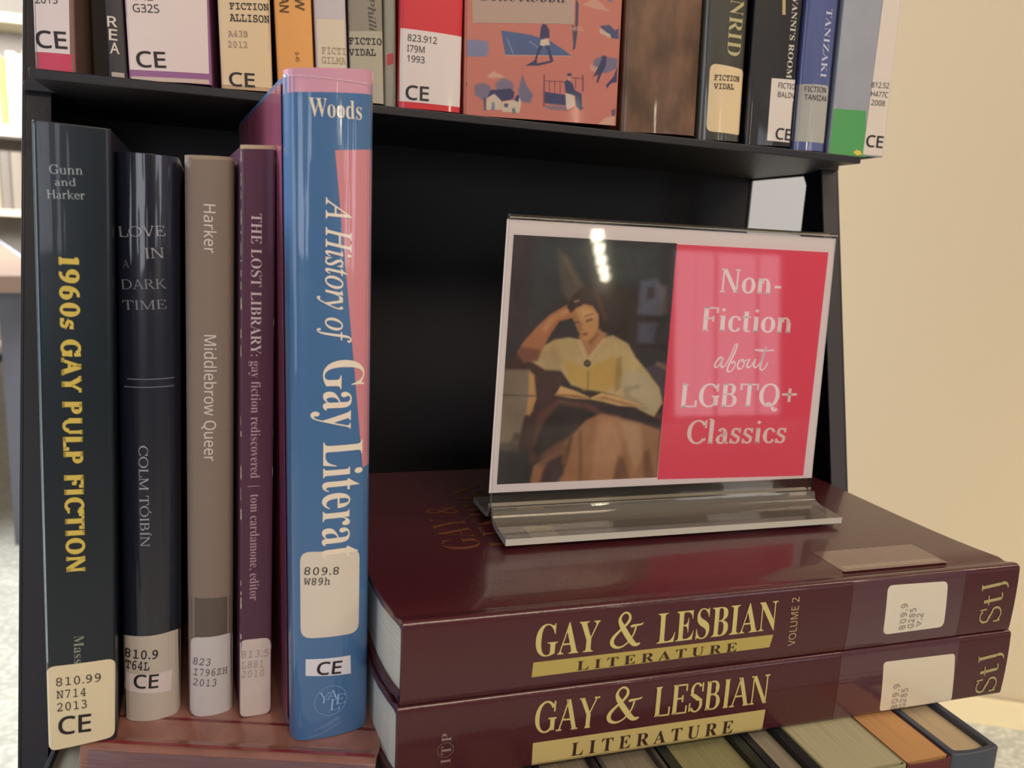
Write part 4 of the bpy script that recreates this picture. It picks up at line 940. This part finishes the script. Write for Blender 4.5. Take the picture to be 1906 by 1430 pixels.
while b < 222:                                           # white chips worn into the two spine edges
    L_ = rr.uniform(.6, 7.0)
    if rr.random() < .62 or b > 205:
        a0 = -6.0; w = rr.uniform(.12, .5); k = len(V)
        V += [(a0, b), (a0 + w, b + L_ * .2), (a0 + w * .6, b + L_ * .6), (a0 + w * .9, b + L_ * .8), (a0, b + L_)]; F.append(tuple(range(k, k + 5)))
    if rr.random() < .22:
        w = rr.uniform(.1, .3); k = len(V); V += [(6.0, b), (6.0 - w, b + L_ * .5), (6.0, b + L_ * .8)]; F.append((k, k + 1, k + 2))
    b += L_ + rr.uniform(.3, 3.5)
laid('worn_edge', V, F, mp, 2, mat((205, 188, 170), 0.8), e, 0.3)['kind'] = 'stuff'
blue_m = mat((68, 109, 150), 0.35, coat=1.0, coat_bump=0.4)
e, mp = place('blue', blue_m, 'large blue jacketed book with pink panel and white title, tallest standing book', g1, LAY, bulge=2.6, corner=4.5, coat=1.0, bevel=.0008, W=160)
# pink front of the jacket, on the face turned to the neighbours
v, f = box(-.01562, -.01552, .0125, .158, .002, .2485)
link_mesh('jacket_front', v, f, mat((176, 92, 112), 0.35, **film), e)
# the clear film folded over the head of the jacket
hh = []
for i in range(25):
    a = -15.4 + 30.8 * i / 24
    q = mp(a, 249.4, 0); hh.append(q)
V, F = [], []
for i, q in enumerate(hh):
    wob = .0004 * math.sin(i * 1.9) + .0003 * math.sin(i * 3.7)
    V += [(q.x, q.y - .0002, q.z), (q.x * .985, q.y + .0012, q.z + .0022 + wob), (q.x * .96, q.y + .0040, q.z + .0008)]
    if i: k = 3 * i; F += [(k - 3, k, k + 1, k - 2), (k - 2, k + 1, k + 2, k - 1)]
link_mesh('film_fold', V, F, mat((226, 190, 186), 0.25, **film), e, smooth=True)

us = 'books on the upper shelf of the cart'
kw0 = dict(bulge=.5, corner=1.0, board=1.0)
place('red1', mat((128, 98, 84), 0.6), 'red-footed book with white CE label, leftmost on the upper shelf', us, **kw0)
place('rea', mat((58, 52, 54), 0.5), 'narrow charcoal book with white stacked capitals, second on the upper shelf', us, **kw0)
place('g32', mat((150, 95, 135), 0.5), 'wide book under a big white G32S label with purple foot', us, **kw0)
place('all', mat((196, 160, 120), 0.5), 'tan book labelled FICTION ALLISON beside the wide white-labelled book', us, **kw0)
place('orange', mat((228, 158, 82), 0.5), 'orange paperback between the tan and lilac spines', us, T=16.0, **kw0)
place('gil', mat((196, 182, 178), 0.5), 'pale lilac book with faded cream label, right of the orange one', us, T=14.0, **kw0)
place('vid', mat((142, 130, 110), 0.5), 'grey-brown book labelled FICTION VIDAL with script title', us, T=15.4, **kw0)
place('grn', mat((160, 158, 140), 0.6), 'thin pale green book with a red band, set back beside the red book', us, dy=.006, **kw0)
place('red9', mat((212, 45, 52), 0.4, coat=.5), 'bright red book with white label numbered 823.912', us, T=30.2, bulge=1.2, corner=1.5)
ec, mc = place('coral', mat((192, 112, 94), 0.5), 'very thick coral book printed with small blue figures and a house', us, T=80.6, bulge=1.0, corner=1.0)
pm = print_material('printed_jacket', 0.15, 0.5)
def art_map(a, b, l): return mc(a, b, l)
painted('jacket_art', [(c, [((x * 82 - 41 + 39.2) / 78.4, y) for x, y in P], s, a) for c, P, s, a in COVER_ART], (192, 112, 94), (-39.2, 39.2), (0.0, 70), 240, 206, 277, 248, art_map, 1, pm, ec, grain=3.0, seed=4)
place('brown', mat((124, 88, 62), 0.4, coat=.3, mottle=.2, dark=.42, scale=(70, 70, 36)), 'dark brown mottled book between the coral book and the film-wrapped one', us, T=43.4, bulge=2.0, corner=2.0)
place('film12', mat((70, 66, 56), 0.35, **film), 'charcoal book in loose clear film with a cream FICTION VIDAL label', us, T=26.6, bulge=3.0, corner=3.0, coat=1.0)
place('black', mat((28, 25, 28), 0.4, coat=.5), 'black book with white FICTION label half hidden at its right edge', us, T=28.6, bulge=.6, corner=1.0)
place('tan', mat((86, 94, 138), 0.35, **film), 'slate blue book with grey label, second from the right end of the upper shelf', us, T=21.0, bulge=2.4, corner=2.4, coat=.6)
place('sky', mat((166, 165, 168), 0.5, coat=.2, mottle=.4, dark=.7, scale=(20, 20, 14)), 'pale sky-coloured book with green foot and white strip label, rightmost on the upper shelf', us, T=37.6, W=118, bulge=.4, corner=.8)
# dark recessed book in the gap of the upper shelf
e = empty('book', (-0.0728, 0.412, shelf_z(-.0728) + .0002), (0, 0, 0), 'dark brown book pushed back between the red-footed and charcoal ones', 'book', us)
make_book(e, 9.6, 100, 205, mat((52, 44, 46), 0.6), PAGE, bulge=.3, corner=.6, board=.8)

# ------------------------------------------------------------------ the two burgundy volumes lying flat
burg = mat((76, 29, 34), 0.30, coat=0.4, bump=.35, scale=(700, 700, 700))
# burgundy cloth darker on spine via the same cloth; only the print differs
def lying(key_items, loc, T, W, H, label, pitch=0.0):
    e = empty('reference_volume', loc, (0, math.radians(90), 0), label, 'book', 'burgundy reference volumes lying flat')
    mp = make_book(e, T, W, H, burg, PAGE_W, bulge=.6, corner=1.8, board=3.0, inset=2.2, bevel=.0008, fore=4.0, skew=8.5, ystart=4.5)
    m2 = lambda a, b, l: mp(T / 2 - b, a, l)
    apply_items(key_items, m2, e, step=1.2, axis=1)
    return e, mp, m2
z2 = -0.2055 + .0168; z1 = z2 + .0336
e1, mp1, m1 = lying(VOLUME_TWO, (0.0435, 0.257, z1 + .0001), 33.5, 180, 290.5, 'burgundy VOLUME 2 with cream label, uppermost of the two lying books')
e2, mp2, m2 = lying(VOLUME_ONE, (0.0425, 0.257, z2), 33.5, 180, 293.5, 'burgundy volume with ITP emblem and blank cream label, beneath VOLUME 2')
gold = mat((214, 192, 116), 0.4)
for e, m_, (O, E_) in ((e1, m1, ((82.4, 14.8), (95.4, 29.3))), (e2, m2, ((84.6, 15.4), (98.8, 30.4)))):
    V, F = amp_flat(O, E_); laid('title_ampersand', V, F, m_, 2, gold, e, 1.2, 1)
# front cover print of the upper volume (faces up): runs away from the spine
def cover_map(a, b, l): return Vector((-(33.5 / 2 + .06 + .07 * l) / 1000, b / 1000, a / 1000))   # a along the book, b into the shelf
def cover_text(s, st, A, B, h, col, nm='cover_lettering'):
    V, F = text_flat(s, st, A, B, h)
    laid(nm, V, F, cover_map, 1, mat(col, 0.45), e1, 0)
dg = (112, 66, 40)
cover_text('GAY &', 'serifL', (46, 62), (46, 118), 17, dg)
cover_text('LESBIAN', 'serifL', (66, 62), (66, 150), 16, dg)
laid('cover_title_bar', [(72, 62), (86, 62), (86, 84), (72, 84)], [(0, 1, 2, 3)], cover_map, 1, mat((186, 158, 84), 0.45), e1, 0)
# label tape on spine and cover, opaque; its sheen is put into the colour
tape = mat((86, 50, 56), 0.22, coat=1.0, coat_bump=.2)
for e, m_, a0, a1 in ((e1, m1, 196, 258), (e2, m2, 196, 262)):
    laid('label_tape', [(a0, .4), (a1, .4), (a1, 33.1), (a0, 33.1)], [(0, 1, 2, 3)], m_, .4, tape, e, 1.2, 1)
laid('label_tape', [(198, 9), (256, 9), (256, 31), (198, 31)], [(0, 1, 2, 3)], cover_map, .5, mat((104, 62, 56), 0.16, coat=1.0), e1, 0)
laid('label_tape', [(200, 11), (254, 11), (254, 14.5), (200, 14.5)], [(0, 1, 2, 3)], cover_map, .8, mat((140, 112, 96), 0.2, coat=1.0), e1, 0)

# ------------------------------------------------------------------ the red-brown film-wrapped book lying under the standing ones
yaw = math.radians(-17.5)
rot = (Matrix.Rotation(yaw, 3, 'Z') @ Matrix.Rotation(math.radians(90), 3, 'Y')).to_euler()
lyb = empty('lying_book', (-0.0725, 0.3015, LAY - .0161), rot, 'red-brown film-wrapped book lying flat under the standing books', 'book')
mpl = make_book(lyb, 32, 150, 114, mat((156, 104, 86), 0.35, coat=1.0, coat_bump=.8, mottle=.3, dark=.75, scale=(60, 60, 60)), PAGE, bulge=1.0, corner=2.2, board=2.4, inset=3.0, bevel=.0009)
def lay_map(a, b, l): return Vector((-(16 + .05 + .05 * l) / 1000, b / 1000, a / 1000))
red_m = mat((140, 46, 50), 0.4, coat=.6)
laid('red_cover_edge', [(.8, 2.9), (113.2, 2.9), (113.2, 4.6), (.8, 4.6)], [(0, 1, 2, 3)], lay_map, 1, red_m, lyb, 0)
laid('hinge_line', [(.8, 19.0), (113.2, 19.0), (113.2, 20.6), (.8, 20.6)], [(0, 1, 2, 3)], lay_map, 1, mat((120, 44, 48), 0.4, coat=.6), lyb, 0)  # flat red line where the hinge groove runs
laid('spine_band', [(3, 2.6), (111, 2.6), (111, 30), (3, 30)], [(0, 1, 2, 3)], lambda a, b, l: mpl(16 - b, a, l), 1, mat((122, 88, 88), 0.3, coat=1.0, coat_bump=.8), lyb, 1.2, 1)

# ------------------------------------------------------------------ lower row of books seen from above under the volumes
lo = 'books packed in the lower row beneath the lying volumes'
rows = [ # x0, x1, top z, board, cover colour, page colour, label
 (.2748, .3008, -.2062, 3.2, (72, 76, 82), (206, 180, 140), 'slate hardback at the right end of the lower row, corner in full view'),
 (.2512, .2745, -.2068, .8, (96, 34, 36), (214, 158, 98), 'red-edged book with orange-toned pages, next to the slate hardback'),
 (.2135, .2508, -.2062, .9, (150, 148, 104), (196, 184, 142), 'thick paperback with olive cream pages in the lower row'),
 (.1925, .2130, -.2066, 4.2, (32, 32, 36), (160, 146, 122), 'dark hardback with grey pages right of the olive-paged one'),
 (.1520, .1920, -.2064, 4.8, (34, 38, 34), (150, 142, 96), 'black-covered book with olive pages and dark boards widened as shade'),  # dark boards of this and the previous book widened in place of blurred shadow
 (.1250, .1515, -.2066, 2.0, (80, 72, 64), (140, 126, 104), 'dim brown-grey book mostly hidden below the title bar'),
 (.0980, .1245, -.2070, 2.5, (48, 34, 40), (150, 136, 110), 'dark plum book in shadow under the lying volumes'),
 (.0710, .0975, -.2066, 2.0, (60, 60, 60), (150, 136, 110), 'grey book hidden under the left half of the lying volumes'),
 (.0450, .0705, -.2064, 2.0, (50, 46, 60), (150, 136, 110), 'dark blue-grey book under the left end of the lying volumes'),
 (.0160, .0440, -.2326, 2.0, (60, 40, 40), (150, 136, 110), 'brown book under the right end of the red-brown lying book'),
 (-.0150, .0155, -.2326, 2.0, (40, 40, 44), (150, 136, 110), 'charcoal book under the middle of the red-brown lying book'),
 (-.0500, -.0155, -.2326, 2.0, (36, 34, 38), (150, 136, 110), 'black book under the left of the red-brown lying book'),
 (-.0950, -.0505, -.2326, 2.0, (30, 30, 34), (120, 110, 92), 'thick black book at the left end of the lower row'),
]
for x0, x1, zt_, bd, cc, pc, lab in rows:
    T = (x1 - x0) * 1000 - .3; H = (zt_ + .4518) * 1000
    e = empty('book', ((x0 + x1) / 2, 0.2255, -.4519), (0, 0, 0), lab, 'book', lo)
    make_book(e, T, 168 if x0 < .27 else 172, H, mat(cc, 0.5), page_material(pc, 0), bulge=.6 if bd < 2 else 1.2, corner=1.0, board=bd, groove=False, inset=.2 if bd < 1 else 3.0, fore=2.0)

# ================================================================== THE SIGN
SHR = 0.045; TH = math.radians(5.2)
sign = empty('sign_holder', (0.0985, 0.3425, -0.1360 - .0011), (0, 0, 0), 'clear acrylic table sign holder standing on the upper burgundy volume', 'sign holder')
OZ = .0165 + .0011
def sm(a, b, off=0.0):      # a mm to the right, b mm up the leaning sheet, off mm in front of the sheet plane
    return Vector(((a + SHR * b) / 1000, (b * math.sin(TH) - off * math.cos(TH)) / 1000, OZ + (b * math.cos(TH) + off * math.sin(TH)) / 1000))
acr = clear_plastic('acrylic_sheet', (0.985, 0.98, 0.965), 0.0)
acr_foot = clear_plastic('acrylic_foot', (0.97, 0.95, 0.90), 0.13)
acr_edge = clear_plastic('acrylic_edge', (0.95, 0.93, 0.86), 0.88, 0.15)  # cream diffuse body stands in for the glow of the cut edges
def path_sheet(path, th, a0, a1):
    """Bent sheet: path of (depth offset forward, height) mm; returns face mesh and edge mesh."""
    nrm = []
    for i in range(len(path)):
        p0 = path[max(i - 1, 0)]; p1 = path[min(i + 1, len(path) - 1)]
        d = Vector((p1[0] - p0[0], p1[1] - p0[1])).normalized(); nrm.append(Vector((-d.y, d.x)))
    ring = [Vector(p) for p in path] + [Vector(path[i]) + nrm[i] * th for i in range(len(path) - 1, -1, -1)]
    n_ = len(ring); m = n_ // 2
    def P(a, q): return ((a + SHR * max(q.y, 0)) / 1000, -q.x / 1000, OZ + q.y / 1000)
    V = [P(a0, q) for q in ring] + [P(a1, q) for q in ring]
    body = [(i, i + 1, n_ + i + 1, n_ + i) for i in range(n_ - 1) if i != m - 1]
    edge = [(m - 1, m, n_ + m, n_ + m - 1), (n_ - 1, 0, n_, 2 * n_ - 1)]
    for i in range(m - 1):
        edge += [(i, n_ - 1 - i, n_ - 2 - i, i + 1), (n_ + i, n_ + i + 1, 2 * n_ - 2 - i, 2 * n_ - 1 - i)]
    return V, body, edge
def bent(path, th, nm, en, foot=False):
    V, body, edge = path_sheet(path, th, 0.2, 180.8)
    o = link_mesh(nm, V, body, acr_foot if foot else acr, sign, smooth=True)
    link_mesh(en, V, edge, acr_edge, o)
s5, c5 = math.sin(TH), math.cos(TH)
up_ = lambda b, off: (-b * s5 + off * c5, b * c5 + off * s5)
def arc(c, r, a0, a1, n=6): return [(c[0] + r * math.cos(math.radians(a0 + (a1 - a0) * i / n)), c[1] + r * math.sin(math.radians(a0 + (a1 - a0) * i / n))) for i in range(n + 1)]
# upright front and rear sheets, joined by the fold at the top
bent([up_(129.2, 1.6), up_(100, 1.4), up_(60, 1.3), up_(20, 1.3), up_(-8, 1.5)], -1.5, 'front_sheet', 'sheet_edge')
bent([up_(129.2, -1.0), up_(60, -1.0), up_(-8, -1.2)], 1.5, 'rear_sheet', 'sheet_edge')
bent([up_(129.3, 3.0)] + [up_(129.3 + 1.6 * math.sin(math.radians(t)), .3 + 2.7 * math.cos(math.radians(t))) for t in (20, 50, 90, 130, 160)] + [up_(129.3, -2.4)], 1.0, 'top_fold', 'sheet_edge')
# the two feet
bent([up_(-8, 1.6), (3.2, -11.5), (5.0, -14.0), (8.0, -15.2), (13.0, -15.9), (28.2, -16.45)], 3.2, 'front_foot', 'foot_edge', True)
bent([up_(-8, -1.3), (-1.6, -11.5), (-3.4, -14.2), (-6.4, -15.2), (-12.0, -15.6), (-31.0, -16.35)], -2.6, 'rear_foot', 'foot_edge', True)
# the printed sheet inside
pap = empty('paper_sign', (0.0985, 0.3425, -0.1360 - .0011), (0, 0, 0), 'white-bordered printed sign, painting of a reader beside a pink title panel', 'sign')
pv = [sm(-.9, -.8, .9), sm(181.3, -.8, .9), sm(181.3, 128.2, .9), sm(-.9, 128.2, .9), sm(-.9, -.8, .6), sm(181.3, -.8, .6), sm(181.3, 128.2, .6), sm(-.9, 128.2, .6)]
link_mesh('paper_sheet', pv, [(0, 1, 2, 3), (7, 6, 5, 4), (0, 4, 5, 1), (1, 5, 6, 2), (2, 6, 7, 3), (3, 7, 4, 0)], mat((236, 222, 212), 0.6), pap)
smap = lambda a, b, l: sm(a, b, .92 + .04 * l)
for it in SIGN:
    if it[0] == 'S':
        V, F = stroke_flat(it[1], it[2]); laid('sign_lettering', V, F, smap, 1, mat(it[3], 0.5), pap, 0); continue
    if it[0] == 'P':
        laid('pink_panel', it[3], [(0, 1, 2, 3)], smap, 0, mat(it[2], 0.5), pap, 0)
    else:
        V, F = text_flat(it[1], it[2], it[3], it[4], it[5]); laid('sign_lettering', V, F, smap, 1, mat(it[6], 0.5), pap, 0)
painted('painting', PICTURE, (58, 52, 52), (2.8, 87.6), (3.2, 121.2), 230, 320, 300, 440, smap, 0, print_material('printed_painting', 0.1, 0.45), pap, grain=9.0, seed=2, blur=2)

# ================================================================== THE FAR LEFT OF THE ROOM
tb = empty('table', (-1.9, 4.15, Z0), (0, 0, 0), 'brown-topped reading table with edge tinted as blue-lit behind the cart on the left', 'table')
d_ = Vector((-1.457 + .903, 5.044 - 3.371)).normalized(); nn = Vector((-d_.y, d_.x))
if nn.x > 0: nn = -nn
a_ = Vector((-.903, 3.371)) - d_ * 1.0; b_ = Vector((-1.457, 5.044)) + d_ * .2; ww = 1.1
quad = [a_, b_, b_ + nn * ww, a_ + nn * ww]
loc2 = lambda q: (q.x + 1.9, q.y - 4.15)
V, F = prism([loc2(q) for q in quad], 2, .735, .78); link_mesh('table_top', V, F, mat((140, 112, 92), 0.5), tb)
g_ = nn * -.006
V, F = prism([loc2(q) for q in (a_ + g_, b_ + g_, b_, a_)], 2, .752, .782); link_mesh('blue_lit_edge', V, F, mat((190, 196, 226), 0.4), tb)  # bluish light on the table's edge, put into this strip's colour
V, F = prism([loc2(q) for q in (a_ + nn * .03, b_ + nn * .03, b_ + nn * .06, a_ + nn * .06)], 2, .60, .735); link_mesh('apron', V, F, mat((100, 98, 100), 0.6), tb)
for q in (a_ + d_ * .08 + nn * .08, b_ - d_ * .08 + nn * .08, b_ - d_ * .08 + nn * (ww - .08), a_ + d_ * .08 + nn * (ww - .08)):
    x, y = loc2(q); v, f = box(x - .03, x + .03, y - .03, y + .03, 0, .735); link_mesh('leg', v, f, mat((90, 88, 92), 0.5), tb)
case = empty('bookcase', (-1.75, 5.6, Z0), (0, 0, 0), 'pale bookcase with bright-lit books in the far left background', 'bookcase')
wood = mat((196, 178, 146), 0.6)
dark = mat((110, 98, 84), 0.6)
for nm, b_x, m_ in (('side', (-.75, -.71, 0, .34, 0, 2.3), wood), ('side', (.71, .75, 0, .34, 0, 2.3), wood), ('back', (-.71, .71, .32, .34, 0, 2.3), dark),
                    ('shelf', (-.71, .71, 0, .32, .06, .10), wood), ('shelf', (-.71, .71, 0, .32, .92, .96), wood), ('shelf', (-.71, .71, 0, .32, 1.40, 1.46), mat((222, 214, 200), 0.6)), ('shelf', (-.71, .71, 0, .32, 2.05, 2.1), wood)):
    v, f = box(*b_x); link_mesh(nm, v, f, m_, case)
cols = [(240, 240, 232), (236, 232, 210), (226, 236, 190), (240, 238, 236), (130, 170, 70), (236, 226, 214), (240, 240, 240), (222, 214, 150)]
x = -.69; i = 0
while x < .60:
    w = random.uniform(.03, .055); hgt = random.uniform(.36, .46)
    e = empty('book', (-1.75 + x + w / 2, 5.64, Z0 + 1.4603), (0, 0, 0), 'pale out-of-focus book on the bright bookcase shelf at far left', 'book', 'bright books in the background bookcase')
    make_book(e, w * 1000 - 1, 220, hgt * 1000, mat(cols[i % 8], 0.7), PAGE_W, bulge=2, corner=3)
    x += w + .003; i += 1
x = -.69; i = 0
while x < .60:
    w = random.uniform(.04, .07); hgt = random.uniform(.28, .36)
    e = empty('book', (-1.75 + x + w / 2, 5.66, Z0 + .9603), (0, 0, 0), 'dim brown book on the lower shelf of the background bookcase', 'book', 'dim books in the background bookcase')
    make_book(e, w * 1000 - 1, 200, hgt * 1000, mat([(120, 106, 88), (90, 84, 78), (150, 136, 104), (104, 92, 80)][i % 4], 0.7), PAGE, bulge=2, corner=3)
    x += w + .003; i += 1
